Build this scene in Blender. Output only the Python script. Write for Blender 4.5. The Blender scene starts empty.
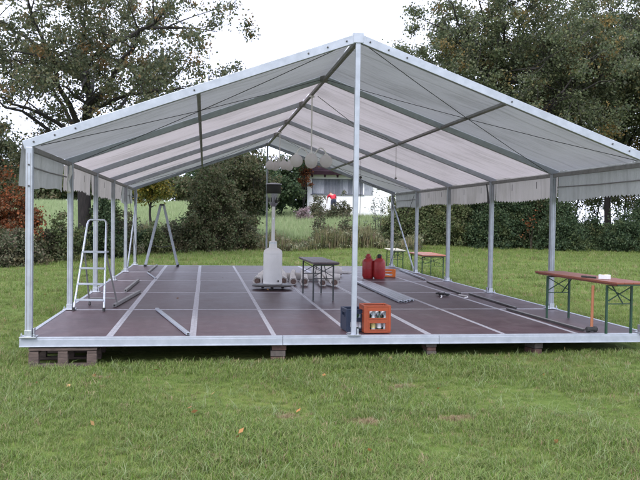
import bpy, bmesh, math, random
import numpy as np
from mathutils import Vector, Matrix

# ------------------------------------------------------------------ camera, world, sun, exposure
scene = bpy.context.scene
C = scene.collection
CAM = np.array([-1.869, -9.890, 1.457]); YAW, PITCH, ROLL = 0.14311, -0.02623, 0.01425
def make_camera():
    c, s = math.cos(YAW), math.sin(YAW)
    r = Vector((c, -s, 0)); f = Vector((s, c, 0)); u = Vector((0, 0, 1))
    f2 = f*math.cos(PITCH)+u*math.sin(PITCH); u2 = u*math.cos(PITCH)-f*math.sin(PITCH)
    r3 = r*math.cos(ROLL)+u2*math.sin(ROLL); u3 = u2*math.cos(ROLL)-r*math.sin(ROLL)
    cd = bpy.data.cameras.new('camera'); cam = bpy.data.objects.new('camera', cd); C.objects.link(cam)
    m = Matrix((r3, u3, -f2)).transposed().to_4x4(); m.translation = Vector(CAM)
    cam.matrix_world = m
    cd.sensor_width = 36; cd.lens = 45.0; cd.clip_end = 4000; cd.clip_start = .05
    scene.camera = cam
make_camera()
SUN_EL, SUN_AZ = math.radians(48), math.radians(205)
world = bpy.data.worlds.new('World'); scene.world = world; world.use_nodes = True
def make_world():
    nt = world.node_tree; nt.nodes.clear()
    out = nt.nodes.new('ShaderNodeOutputWorld'); bg = nt.nodes.new('ShaderNodeBackground')
    sky = nt.nodes.new('ShaderNodeTexSky'); sky.sky_type = 'NISHITA'; sky.sun_disc = False
    sky.sun_elevation = SUN_EL; sky.sun_rotation = SUN_AZ; sky.dust_density = 3
    tc = nt.nodes.new('ShaderNodeTexCoord'); nz = nt.nodes.new('ShaderNodeTexNoise')
    nz.inputs['Scale'].default_value = 2.2; nz.inputs['Detail'].default_value = 5
    rp = nt.nodes.new('ShaderNodeValToRGB')
    rp.color_ramp.elements[0].position = .30; rp.color_ramp.elements[0].color = (10.3, 11.1, 14.6, 1)
    rp.color_ramp.elements[1].position = .62; rp.color_ramp.elements[1].color = (12.9, 13.6, 16.2, 1)
    mx = nt.nodes.new('ShaderNodeMix'); mx.data_type = 'RGBA'; mx.inputs[0].default_value = .88
    L = nt.links.new
    L(tc.outputs['Generated'], nz.inputs['Vector']); L(nz.outputs['Fac'], rp.inputs['Fac'])
    L(sky.outputs['Color'], mx.inputs[6]); L(rp.outputs['Color'], mx.inputs[7])
    L(mx.outputs[2], bg.inputs['Color']); bg.inputs['Strength'].default_value = .1
    L(bg.outputs[0], out.inputs['Surface'])
make_world()
sd = bpy.data.lights.new('sun', 'SUN'); sun = bpy.data.objects.new('sun', sd); C.objects.link(sun)
sd.energy = 1.2; sd.angle = math.radians(18); sd.color = (1, .97, .93)
# sky rotation is measured clockwise from +Y; the lamp shines along its -Z
sun.rotation_euler = Vector((math.sin(SUN_AZ)*math.cos(SUN_EL), math.cos(SUN_AZ)*math.cos(SUN_EL), math.sin(SUN_EL))).to_track_quat('Z', 'Y').to_euler()
scene.view_settings.view_transform = 'Standard'; scene.view_settings.look = 'None'
scene.view_settings.exposure = 0.85; scene.view_settings.gamma = 1
scene.view_settings.use_curve_mapping = False
scene.render.engine = 'CYCLES'
scene.cycles.max_bounces = 5; scene.cycles.diffuse_bounces = 3; scene.cycles.glossy_bounces = 3; scene.cycles.transparent_max_bounces = 8

rng = np.random.default_rng(7)
random.seed(7)

# ------------------------------------------------------------------ helpers
def P(t, d):
    """point on the ground plan at depth d from the photographer, t = sideways tangent"""
    c, s = math.cos(YAW), math.sin(YAW)
    return (CAM[0]+d*(s+c*t), CAM[1]+d*(c-s*t))
def px(x): return (x-320)/800.0
def sstep(a, b, x):
    t = np.clip((np.asarray(x, float)-a)/(b-a), 0, 1); return t*t*(3-2*t)
def ground_z(x, y):
    x = np.asarray(x, float); y = np.asarray(y, float)
    base = -.362+.0145*(np.clip(x, -10, 9)+4)
    yy = np.minimum(y, 82)-28
    rise = .0645*np.where(yy > 0, yy*yy/(yy+4.0), 0)*(1-sstep(20, 38, x))
    und = .03*np.sin(x*.9+1.3)*np.sin(y*.7)+.015*np.sin(x*2.3+y*1.9)
    und *= np.where((np.abs(x) < 4.6) & (y > -.6) & (y < 15.2), .0, 1)
    return base+rise+und
def gz(x, y): return float(ground_z(x, y))

def tag(o, label=None, cat=None, group=None, kind=None):
    if label: o['label'] = label
    if cat: o['category'] = cat
    if group: o['group'] = group
    if kind: o['kind'] = kind
    return o
def thing(name, label, cat, loc=(0, 0, 0), rz=0, group=None):
    o = bpy.data.objects.new(name, None); C.objects.link(o); o.empty_display_size = .2
    o.location = loc; o.rotation_euler = (0, 0, rz)
    return tag(o, label, cat, group)

class MB:
    def __init__(s): s.v = []; s.f = []
    def add(s, vs, fs):
        n = len(s.v); s.v += [tuple(v) for v in vs]; s.f += [tuple(i+n for i in f) for f in fs]; return s
    def box(s, c, d, rot=None):
        hx, hy, hz = d[0]/2, d[1]/2, d[2]/2
        vs = [Vector((x, y, z)) for x in (-hx, hx) for y in (-hy, hy) for z in (-hz, hz)]
        if rot is not None: vs = [rot @ v for v in vs]
        c = Vector(c)
        return s.add([v+c for v in vs], [(0, 1, 3, 2), (4, 6, 7, 5), (0, 4, 5, 1), (2, 3, 7, 6), (0, 2, 6, 4), (1, 5, 7, 3)])
    def bar(s, a, b, w, h, up=(0, 0, 1)):
        a, b = Vector(a), Vector(b); d = (b-a); L = d.length; d.normalize()
        u = Vector(up)
        if abs(d.dot(u)) > .99: u = Vector((0, 1, 0))
        r = d.cross(u).normalized(); u = r.cross(d).normalized()
        R = Matrix((r, d, u)).transposed()
        return s.box((a+b)/2, (w, L, h), R)
    def tube(s, pts, rad, n=8, cap=True):
        pts = [Vector(p) for p in pts]; k = len(pts)
        if not hasattr(rad, '__len__'): rad = [rad]*k
        base = len(s.v); prev = None
        for i, p in enumerate(pts):
            d = (pts[min(i+1, k-1)]-pts[max(i-1, 0)]).normalized()
            if prev is None:
                u = Vector((0, 0, 1)) if abs(d.z) < .9 else Vector((1, 0, 0))
                r = d.cross(u).normalized()
            else:
                r = (prev-d*prev.dot(d)).normalized()
            prev = r; q = d.cross(r)
            for j in range(n):
                a = 2*math.pi*j/n
                s.v.append(tuple(p+(r*math.cos(a)+q*math.sin(a))*rad[i]))
        for i in range(k-1):
            for j in range(n):
                a, b = base+i*n+j, base+i*n+(j+1) % n
                s.f.append((a, b, b+n, a+n))
        if cap:
            s.f.append(tuple(base+j for j in reversed(range(n)))); s.f.append(tuple(base+(k-1)*n+j for j in range(n)))
        return s
    def lathe(s, prof, c=(0, 0, 0), n=20, axis=None):
        base = len(s.v); c = Vector(c); R = axis if axis is not None else Matrix.Identity(3)
        for r, z in prof:
            for j in range(n):
                a = 2*math.pi*j/n; s.v.append(tuple(c+R @ Vector((r*math.cos(a), r*math.sin(a), z))))
        for i in range(len(prof)-1):
            for j in range(n):
                a, b = base+i*n+j, base+i*n+(j+1) % n; s.f.append((a, b, b+n, a+n))
        s.f.append(tuple(base+j for j in reversed(range(n)))); s.f.append(tuple(base+(len(prof)-1)*n+j for j in range(n)))
        return s
    def sphere(s, c, r, n=14, m=9, sc=(1, 1, 1)):
        prof = [(max(1e-4, r*math.sin(math.pi*i/m)), -r*math.cos(math.pi*i/m)) for i in range(m+1)]
        k = len(s.v); s.lathe(prof, (0, 0, 0), n)
        for i in range(k, len(s.v)):
            v = s.v[i]; s.v[i] = (c[0]+v[0]*sc[0], c[1]+v[1]*sc[1], c[2]+v[2]*sc[2])
        return s
    def mesh(s, name, mat, smooth=False):
        me = bpy.data.meshes.new(name); me.from_pydata(s.v, [], s.f); me.materials.append(mat)
        if smooth:
            me.polygons.foreach_set('use_smooth', [True]*len(me.polygons))
            try: me.set_sharp_from_angle(angle=math.radians(40))
            except Exception: pass
        me.update(); return me
    def build(s, name, mat, parent=None, smooth=False, bevel=0):
        o = bpy.data.objects.new(name, s.mesh(name, mat, smooth)); C.objects.link(o)
        if parent is not None: o.parent = parent
        if bevel:
            m = o.modifiers.new('bevel', 'BEVEL'); m.width = bevel; m.segments = 2; m.limit_method = 'ANGLE'
        return o
def inst(name, me, parent, loc=(0, 0, 0), rot=(0, 0, 0)):
    o = bpy.data.objects.new(name, me); C.objects.link(o); o.parent = parent; o.location = loc; o.rotation_euler = rot
    return o
def copy_tree(o, parent=None):
    c = o.copy(); C.objects.link(c); c.parent = parent
    for ch in list(o.children): copy_tree(ch, c)
    return c

# ------------------------------------------------------------------ materials
def newmat(name):
    m = bpy.data.materials.new(name); m.use_nodes = True; nt = m.node_tree; nt.nodes.clear()
    out = nt.nodes.new('ShaderNodeOutputMaterial'); b = nt.nodes.new('ShaderNodeBsdfPrincipled')
    nt.links.new(b.outputs[0], out.inputs['Surface']); return m, nt, b, out
def noise(nt, scale, detail=4, vec='Object', rough=.55, stretch=None):
    tc = nt.nodes.new('ShaderNodeTexCoord'); n = nt.nodes.new('ShaderNodeTexNoise')
    n.inputs['Scale'].default_value = scale; n.inputs['Detail'].default_value = detail; n.inputs['Roughness'].default_value = rough
    if stretch:
        mp = nt.nodes.new('ShaderNodeMapping'); mp.inputs['Scale'].default_value = stretch
        nt.links.new(tc.outputs[vec], mp.inputs['Vector']); nt.links.new(mp.outputs[0], n.inputs['Vector'])
    else: nt.links.new(tc.outputs[vec], n.inputs['Vector'])
    return n
def ramp(nt, stops):
    r = nt.nodes.new('ShaderNodeValToRGB'); e = r.color_ramp.elements
    while len(e) < len(stops): e.new(.5)
    for el, (p, c) in zip(e, stops): el.position = p; el.color = (*c, 1)
    return r
def bump(nt, b, src, strength=.3, dist=.01):
    bp = nt.nodes.new('ShaderNodeBump'); bp.inputs['Strength'].default_value = strength; bp.inputs['Distance'].default_value = dist
    nt.links.new(src, bp.inputs['Height']); nt.links.new(bp.outputs[0], b.inputs['Normal'])
def mat(name, c1, c2=None, rough=.6, metal=0, scale=8, stretch=None, bmp=0, rough2=None, spec=.5, trans=None):
    m, nt, b, out = newmat(name); c2 = c2 or tuple(x*.8 for x in c1)
    n = noise(nt, scale, 5, stretch=stretch); r = ramp(nt, [(.32, c1), (.68, c2)])
    nt.links.new(n.outputs['Fac'], r.inputs['Fac']); nt.links.new(r.outputs['Color'], b.inputs['Base Color'])
    b.inputs['Metallic'].default_value = metal; b.inputs['Roughness'].default_value = rough
    b.inputs['Specular IOR Level'].default_value = spec
    if rough2:
        mr = nt.nodes.new('ShaderNodeMapRange'); mr.inputs['To Min'].default_value = rough; mr.inputs['To Max'].default_value = rough2
        nt.links.new(n.outputs['Fac'], mr.inputs['Value']); nt.links.new(mr.outputs[0], b.inputs['Roughness'])
    if bmp: bump(nt, b, n.outputs['Fac'], bmp)
    if trans:
        tr = nt.nodes.new('ShaderNodeBsdfTranslucent'); tr.inputs['Color'].default_value = (*trans[1], 1)
        mx = nt.nodes.new('ShaderNodeMixShader'); mx.inputs[0].default_value = trans[0]
        nt.links.new(b.outputs[0], mx.inputs[1]); nt.links.new(tr.outputs[0], mx.inputs[2]); nt.links.new(mx.outputs[0], out.inputs['Surface'])
    return m
M = {}
M['alu'] = mat('aluminium', (.41, .435, .48), (.33, .355, .395), .42, .40, 9, None, 0, .55)
M['alu_dull'] = mat('dull_aluminium', (.27, .262, .26), (.20, .194, .192), .5, .25, 9, None, 0, .65)
M['seam'] = mat('seam_aluminium', (.54, .53, .57), (.38, .37, .40), .45, .5, 18, None, 0, .6)
M['steel_dark'] = mat('dark_steel', (.05, .05, .055), (.09, .085, .08), .45, .6, 20)
M['zinc'] = mat('zinc', (.62, .64, .68), (.42, .44, .48), .35, .85, 40)
def tarp(name, dif, tra, fac, seam_dim):
    m, nt, b, out = newmat(name); L = nt.links.new
    big = noise(nt, .9, 6, rough=.6); streak = noise(nt, 2.2, 5, stretch=(.35, 5, .35)); fine = noise(nt, 5, 5, stretch=(1, 1.6, 1))
    tc = nt.nodes.new('ShaderNodeTexCoord'); sp = nt.nodes.new('ShaderNodeSeparateXYZ'); L(tc.outputs['Object'], sp.inputs[0])
    def math_(op, a, v=None, c=None):
        q = nt.nodes.new('ShaderNodeMath'); q.operation = op
        for k, x in enumerate((a, v, c)):
            if x is None: continue
            if isinstance(x, (int, float)): q.inputs[k].default_value = x
            else: L(x, q.inputs[k])
        return q.outputs[0]
    ph = math_('FRACT', math_('MULTIPLY', sp.outputs['Y'], 1/1.456)); dist = math_('ABSOLUTE', math_('SUBTRACT', ph, .5))
    seam = math_('LESS_THAN', dist, .018)
    g = math_('ADD', math_('MULTIPLY', big.outputs['Fac'], .6), math_('MULTIPLY', streak.outputs['Fac'], .4))
    r = ramp(nt, [(.34, (.66, .66, .64)), (.50, (.92, .92, .91)), (.64, (1, 1, 1))]); L(g, r.inputs['Fac'])
    sm = nt.nodes.new('ShaderNodeMix'); sm.data_type = 'RGBA'; L(seam, sm.inputs[0]); L(r.outputs['Color'], sm.inputs[6])
    mu0 = nt.nodes.new('ShaderNodeMix'); mu0.data_type = 'RGBA'; mu0.blend_type = 'MULTIPLY'; mu0.inputs[0].default_value = 1; L(r.outputs['Color'], mu0.inputs[6]); mu0.inputs[7].default_value = (seam_dim,)*3+(1,)
    L(mu0.outputs[2], sm.inputs[7])
    def tint(c, src):
        q = nt.nodes.new('ShaderNodeMix'); q.data_type = 'RGBA'; q.blend_type = 'MULTIPLY'; q.inputs[0].default_value = 1; L(src, q.inputs[6]); q.inputs[7].default_value = (*c, 1); return q.outputs[2]
    L(tint(dif, r.outputs['Color']), b.inputs['Base Color']); b.inputs['Roughness'].default_value = .5; b.inputs['Specular IOR Level'].default_value = .3
    tr = nt.nodes.new('ShaderNodeBsdfTranslucent'); L(tint(tra, sm.outputs[2]), tr.inputs['Color'])
    bp = nt.nodes.new('ShaderNodeBump'); bp.inputs['Strength'].default_value = .55; bp.inputs['Distance'].default_value = .05
    L(math_('ADD', fine.outputs['Fac'], math_('MULTIPLY', streak.outputs['Fac'], .8)), bp.inputs['Height']); L(bp.outputs[0], b.inputs['Normal']); L(bp.outputs[0], tr.inputs['Normal'])
    mx = nt.nodes.new('ShaderNodeMixShader'); mx.inputs[0].default_value = fac; L(b.outputs[0], mx.inputs[1]); L(tr.outputs[0], mx.inputs[2]); L(mx.outputs[0], out.inputs['Surface'])
    return m
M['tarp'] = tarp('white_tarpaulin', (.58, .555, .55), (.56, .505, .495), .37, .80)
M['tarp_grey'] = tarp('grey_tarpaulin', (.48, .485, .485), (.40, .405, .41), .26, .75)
M['cable'] = mat('cable', (.05, .05, .052), (.07, .07, .07), .5, .3)
M['ply'] = None
def ply():
    m, nt, b, out = newmat('phenolic_plywood'); L = nt.links.new
    n1 = noise(nt, 2.2, 10, 'Object', .72); n2 = noise(nt, 14, 5, 'Object', .6, (1, .12, 1)); n3 = noise(nt, 90, 2)
    oi = nt.nodes.new('ShaderNodeObjectInfo')
    for q in (n1, n2, n3):
        src = q.inputs['Vector'].links[0].from_socket; ad = nt.nodes.new('ShaderNodeVectorMath'); ad.operation = 'MULTIPLY_ADD'
        L(oi.outputs['Random'], ad.inputs[0]); ad.inputs[1].default_value = (37, 53, 11); L(src, ad.inputs[2]); L(ad.outputs[0], q.inputs['Vector'])
    r = ramp(nt, [(.25, (.030, .013, .018)), (.5, (.056, .028, .035)), (.70, (.095, .058, .067)), (.85, (.16, .12, .125))])
    a = nt.nodes.new('ShaderNodeMath'); a.operation = 'MULTIPLY_ADD'; a.inputs[1].default_value = .75; L(n1.outputs['Fac'], a.inputs[0])
    b2 = nt.nodes.new('ShaderNodeMath'); b2.operation = 'MULTIPLY'; b2.inputs[1].default_value = .24; L(n2.outputs['Fac'], b2.inputs[0]); L(b2.outputs[0], a.inputs[2])
    c = nt.nodes.new('ShaderNodeMath'); c.operation = 'MULTIPLY_ADD'; c.inputs[1].default_value = .10; L(oi.outputs['Random'], c.inputs[0]); L(a.outputs[0], c.inputs[2])
    n4 = noise(nt, 6, 9, 'Object', .75); src = n4.inputs['Vector'].links[0].from_socket; ad = nt.nodes.new('ShaderNodeVectorMath'); ad.operation = 'MULTIPLY_ADD'
    L(oi.outputs['Random'], ad.inputs[0]); ad.inputs[1].default_value = (71, 19, 5); L(src, ad.inputs[2]); L(ad.outputs[0], n4.inputs['Vector'])
    dr = ramp(nt, [(.52, (0, 0, 0)), (.70, (.5, .5, .5))]); L(n4.outputs['Fac'], dr.inputs['Fac'])
    dm = nt.nodes.new('ShaderNodeMix'); dm.data_type = 'RGBA'; L(dr.outputs['Color'], dm.inputs[0]); dm.inputs[7].default_value = (.15, .125, .12, 1)
    L(c.outputs[0], r.inputs['Fac']); L(r.outputs['Color'], dm.inputs[6]); L(dm.outputs[2], b.inputs['Base Color'])
    mr = nt.nodes.new('ShaderNodeMapRange'); mr.inputs['To Min'].default_value = .28; mr.inputs['To Max'].default_value = .58
    L(n1.outputs['Fac'], mr.inputs['Value']); L(mr.outputs[0], b.inputs['Roughness']); bump(nt, b, n3.outputs['Fac'], .15, .002)
    return m
M['ply'] = ply()
M['wood_old'] = mat('weathered_wood', (.12, .085, .07), (.06, .042, .036), .85, 0, 10, (1, 1, 6), .4)
M['wood_light'] = mat('handle_wood', (.33, .125, .058), (.27, .10, .046), .55, 0, 12, (4, 4, .5))
M['brick'] = mat('brick', (.12, .065, .05), (.075, .042, .035), .9, 0, 22, None, .5)
M['mortar'] = mat('grey_concrete', (.10, .082, .072), (.065, .054, .048), .9, 0, 22, None, .5)
M['top_red'] = mat('red_varnished_wood', (.24, .070, .038), (.17, .046, .027), .38, 0, 6, (.4, 8, 1))
M['top_orange'] = mat('orange_varnished_wood', (.45, .14, .075), (.38, .11, .06), .35, 0, 6, (.4, 8, 1))
M['top_dark'] = mat('dark_varnished_wood', (.095, .055, .055), (.06, .036, .04), .4, 0, 6, (.4, 8, 1))
M['top_pale'] = mat('pale_varnished_wood', (.50, .45, .30), (.40, .36, .24), .4, 0, 6, (.4, 8, 1))
M['green_metal'] = mat('green_painted_steel', (.012, .045, .026), (.02, .06, .035), .45, 0, 15)
M['black_metal'] = mat('black_painted_steel', (.014, .018, .02), (.025, .028, .03), .45, 0, 15)
M['crate_orange'] = mat('orange_plastic', (.29, .055, .017), (.24, .043, .013), .45, 0, 9)
M['crate_blue'] = mat('blue_plastic', (.010, .019, .045), (.008, .015, .036), .45, 0, 9)
M['crate_amber'] = mat('amber_plastic', (.80, .22, .03), (.70, .17, .02), .45, 0, 9)
M['glass_green'] = mat('green_bottle_glass', (.03, .06, .035), (.04, .08, .05), .1, 0, 5)
M['glass_clear'] = mat('clear_bottle_glass', (.45, .50, .52), (.36, .42, .45), .1, 0, 5)
M['label_white'] = mat('white_label', (.70, .70, .72), (.6, .6, .64), .6, 0, 50)
M['label_yellow'] = mat('yellow_label', (.60, .52, .20), (.5, .42, .16), .6, 0, 50)
M['gas_red'] = mat('red_cylinder_paint', (.36, .020, .022), (.25, .014, .016), .4, 0, 7)
M['white_paint'] = mat('white_paint', (.80, .79, .78), (.72, .71, .70), .45, 0, 4)
M['globe'] = mat('opal_globe', (.86, .84, .84), (.83, .81, .81), .3, 0, 3, trans=(.55, (.90, .88, .88)))
M['cloth'] = mat('white_cloth', (.78, .76, .74), (.62, .60, .57), .9, 0, 7, None, .4)
M['roll_end'] = mat('rolled_brown_end', (.24, .17, .14), (.07, .04, .035), .9, 0, 30, None, .6)
M['rubber'] = mat('black_rubber', (.02, .02, .02), (.03, .03, .03), .8)
M['render_white'] = mat('white_render', (.90, .90, .91), (.87, .87, .88), .85, 0, 2)
M['roof_brown'] = mat('brown_roof', (.032, .017, .023), (.022, .012, .016), .95, 0, 8, spec=.1)
M['curtain'] = mat('window_curtain', (.46, .47, .52), (.22, .24, .29), .8, 0, 3, (14, 1, 1))
M['window_bar'] = mat('window_bars', (.12, .13, .16), (.16, .17, .2), .5)
M['skin'] = mat('skin', (.55, .34, .26), (.48, .29, .22), .6)
M['shirt_red'] = mat('red_shirt', (.60, .03, .055), (.5, .022, .045), .85, 0, 10)
M['trousers'] = mat('dark_blue_trousers', (.03, .035, .06), (.045, .05, .08), .9, 0, 10)
M['hair'] = mat('dark_hair', (.03, .022, .018), (.05, .035, .028), .8)
M['bark'] = mat('oak_bark', (.034, .028, .025), (.016, .014, .013), .95, 0, 14, (1, 1, .25), .8)
M['twig'] = mat('brown_stems', (.085, .062, .045), (.05, .037, .028), .9, 0, 12)

def leafmat(name, cols, patch=None, trans=.35, spec=.22):
    m, nt, b, out = newmat(name); L = nt.links.new
    g = nt.nodes.new('ShaderNodeNewGeometry'); n = len(cols)
    r = ramp(nt, [((i+.5)/n, c) for i, c in enumerate(cols)]); L(g.outputs['Random Per Island'], r.inputs['Fac'])
    col = r.outputs['Color']
    if patch:
        nz = noise(nt, patch[1], 3); pr = ramp(nt, [(patch[2], (0, 0, 0)), (patch[2]+.07, (1, 1, 1))]); L(nz.outputs['Fac'], pr.inputs['Fac'])
        mx = nt.nodes.new('ShaderNodeMix'); mx.data_type = 'RGBA'; mx.inputs[7].default_value = (*patch[0], 1)
        ml = nt.nodes.new('ShaderNodeMath'); ml.operation = 'MULTIPLY'; ml.inputs[1].default_value = patch[3]
        L(pr.outputs['Color'], ml.inputs[0]); L(ml.outputs[0], mx.inputs[0]); L(col, mx.inputs[6]); col = mx.outputs[2]
    L(col, b.inputs['Base Color']); b.inputs['Roughness'].default_value = .6; b.inputs['Specular IOR Level'].default_value = spec
    tr = nt.nodes.new('ShaderNodeBsdfTranslucent'); L(col, tr.inputs['Color'])
    mx2 = nt.nodes.new('ShaderNodeMixShader'); mx2.inputs[0].default_value = trans
    L(b.outputs[0], mx2.inputs[1]); L(tr.outputs[0], mx2.inputs[2]); L(mx2.outputs[0], out.inputs['Surface'])
    return m
M['leaf_oak'] = leafmat('oak_leaves', [(0.075, 0.089, 0.051), (0.099, 0.118, 0.063), (0.132, 0.147, 0.076), (0.157, 0.137, 0.072), (0.091, 0.107, 0.067)], ((.24, .11, .035), .8, .575, .6))
M['leaf_right'] = leafmat('autumn_leaves', [(0.066, 0.088, 0.047), (0.096, 0.120, 0.059), (0.124, 0.150, 0.072), (0.166, 0.176, 0.084), (0.099, 0.105, 0.072)], ((.28, .16, .04), .7, .58, .6))
M['leaf_dark'] = leafmat('dark_green_leaves', [(0.034, 0.060, 0.032), (0.053, 0.087, 0.039), (0.074, 0.113, 0.050), (0.095, 0.125, 0.066)], ((.11, .125, .045), 1.1, .56, .55))
M['leaf_reddark'] = leafmat('dark_reddish_leaves', [(0.061, 0.078, 0.036), (0.091, 0.097, 0.048), (0.121, 0.109, 0.058), (0.081, 0.126, 0.050), (0.151, 0.126, 0.073)], ((.16, .04, .03), .9, .68, .4))
M['leaf_yellow'] = leafmat('yellow_green_leaves', [(0.149, 0.164, 0.037), (0.238, 0.208, 0.045), (0.327, 0.238, 0.045), (0.105, 0.127, 0.037)])
M['leaf_orange'] = leafmat('orange_leaves', [(0.286, 0.094, 0.033), (0.220, 0.072, 0.033), (0.154, 0.077, 0.039), (0.099, 0.077, 0.039)])
M['leaf_mid'] = leafmat('mid_green_leaves', [(0.076, 0.105, 0.046), (0.110, 0.144, 0.058), (0.144, 0.176, 0.072), (0.169, 0.166, 0.087)], ((.17, .165, .06), 1.0, .56, .55))
M['leaf_bramble'] = leafmat('bramble_leaves', [(0.085, 0.099, 0.055), (0.122, 0.128, 0.072), (0.161, 0.157, 0.095), (0.141, 0.102, 0.076), (0.075, 0.102, 0.051)], ((.19, .16, .085), 1.3, .54, .6))
M['leaf_pale'] = leafmat('pale_leaves', [(0.281, 0.316, 0.194), (0.351, 0.351, 0.229), (0.211, 0.246, 0.131), (0.421, 0.369, 0.246)])
M['leaf_silver'] = leafmat('silvery_leaves', [(0.121, 0.145, 0.121), (0.169, 0.182, 0.157), (0.085, 0.109, 0.079), (0.061, 0.079, 0.048)])
M['leaf_pink'] = leafmat('pink_flowering_leaves', [(0.400, 0.260, 0.300), (0.300, 0.220, 0.240), (0.120, 0.120, 0.070), (0.500, 0.400, 0.440)])
M['weed'] = leafmat('dry_weeds', [(.15, .155, .07), (.22, .20, .10), (.28, .24, .14), (.19, .145, .10), (.11, .135, .05)], None, .3, .1)
M['blade'] = leafmat('grass_blades', [(0.106, 0.190, 0.029), (0.137, 0.222, 0.039), (0.172, 0.251, 0.052), (0.221, 0.265, 0.081), (0.119, 0.200, 0.034), (0.274, 0.269, 0.130), (0.159, 0.232, 0.073)], None, .35, .06)
M['stalk'] = leafmat('pale_grass_stalks', [(.24, .30, .14), (.30, .34, .19), (.20, .27, .10)], None, .35, .1)
M['blade_dry'] = leafmat('dry_grass_blades', [(.30, .23, .14), (.36, .29, .18), (.26, .19, .11)], None, .3, .06)
M['meadow_blade'] = leafmat('meadow_blades', [(.22, .31, .14), (.27, .35, .17), (.32, .35, .20), (.18, .26, .10)], None, .3, .06)
M['fallen'] = leafmat('fallen_leaves', [(0.350, 0.170, 0.060), (0.250, 0.120, 0.050), (0.400, 0.250, 0.100), (0.180, 0.100, 0.050)], None, .1)

def ground_material():
    m, nt, b, out = newmat('lawn_soil'); L = nt.links.new
    n1 = noise(nt, .55, 6); n2 = noise(nt, 9, 6); n3 = noise(nt, .05, 3)
    r = ramp(nt, [(.3, (.078, .112, .027)), (.55, (.112, .150, .040)), (.75, (.165, .172, .075))]); L(n2.outputs['Fac'], r.inputs['Fac'])
    r2 = ramp(nt, [(.42, (.9, .95, .8)), (.68, (1.15, 1.0, .95))]); L(n1.outputs['Fac'], r2.inputs['Fac'])
    mu = nt.nodes.new('ShaderNodeMix'); mu.data_type = 'RGBA'; mu.blend_type = 'MULTIPLY'; mu.inputs[0].default_value = 1
    L(r.outputs['Color'], mu.inputs[6]); L(r2.outputs['Color'], mu.inputs[7])
    # unmown pale meadow further up the slope
    tc = nt.nodes.new('ShaderNodeTexCoord'); sp = nt.nodes.new('ShaderNodeSeparateXYZ'); L(tc.outputs['Object'], sp.inputs[0])
    ad = nt.nodes.new('ShaderNodeMath'); ad.operation = 'MULTIPLY_ADD'; ad.inputs[1].default_value = 9; L(n1.outputs['Fac'], ad.inputs[0]); L(sp.outputs['Y'], ad.inputs[2])
    mr = nt.nodes.new('ShaderNodeMapRange'); mr.inputs['From Min'].default_value = 41; mr.inputs['From Max'].default_value = 45; L(ad.outputs[0], mr.inputs['Value'])
    rm = ramp(nt, [(.3, (.21, .29, .13)), (.7, (.28, .34, .17))]); L(n3.outputs['Fac'], rm.inputs['Fac'])
    mx = nt.nodes.new('ShaderNodeMix'); mx.data_type = 'RGBA'; L(mr.outputs[0], mx.inputs[0]); L(mu.outputs[2], mx.inputs[6]); L(rm.outputs['Color'], mx.inputs[7])
    L(mx.outputs[2], b.inputs['Base Color']); b.inputs['Roughness'].default_value = .95; b.inputs['Specular IOR Level'].default_value = .1
    bump(nt, b, n2.outputs['Fac'], .6, .05)
    return m
M['ground'] = ground_material()

# ------------------------------------------------------------------ ground
def make_ground():
    def axis(lo, hi, near, step, far):
        a = list(np.arange(lo, hi+1e-6, step)); s = step; x = lo
        while x > -far: s *= 1.3; x -= s; a.insert(0, x)
        s = step; x = hi
        while x < far: s *= 1.3; x += s; a.append(x)
        return np.array(a)
    xs = axis(-26, 40, 0, .75, 1800); ys = axis(-12, 84, 0, .75, 2500)
    X, Y = np.meshgrid(xs, ys); Z = ground_z(X, Y)
    v = np.stack([X.ravel(), Y.ravel(), Z.ravel()], 1); nx, ny = len(xs), len(ys)
    i = np.arange((nx-1)*(ny-1)); r, c = i//(nx-1), i % (nx-1); a = r*nx+c
    f = np.stack([a, a+1, a+nx+1, a+nx], 1)
    o = quads('ground', v, f, M['ground']); o['kind'] = 'structure'
    o.data.polygons.foreach_set('use_smooth', np.ones(len(f), bool))
def quads(name, v, f, material, parent=None):
    me = bpy.data.meshes.new(name); me.vertices.add(len(v)); me.vertices.foreach_set('co', np.ascontiguousarray(v, dtype=np.float32).ravel())
    me.loops.add(f.size); me.loops.foreach_set('vertex_index', np.ascontiguousarray(f, dtype=np.int32).ravel())
    me.polygons.add(len(f)); me.polygons.foreach_set('loop_start', np.arange(0, f.size, f.shape[1], dtype=np.int32))
    me.update(calc_edges=True); me.materials.append(material)
    o = bpy.data.objects.new(name, me); C.objects.link(o)
    if parent is not None: o.parent = parent
    return o
make_ground()

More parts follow.
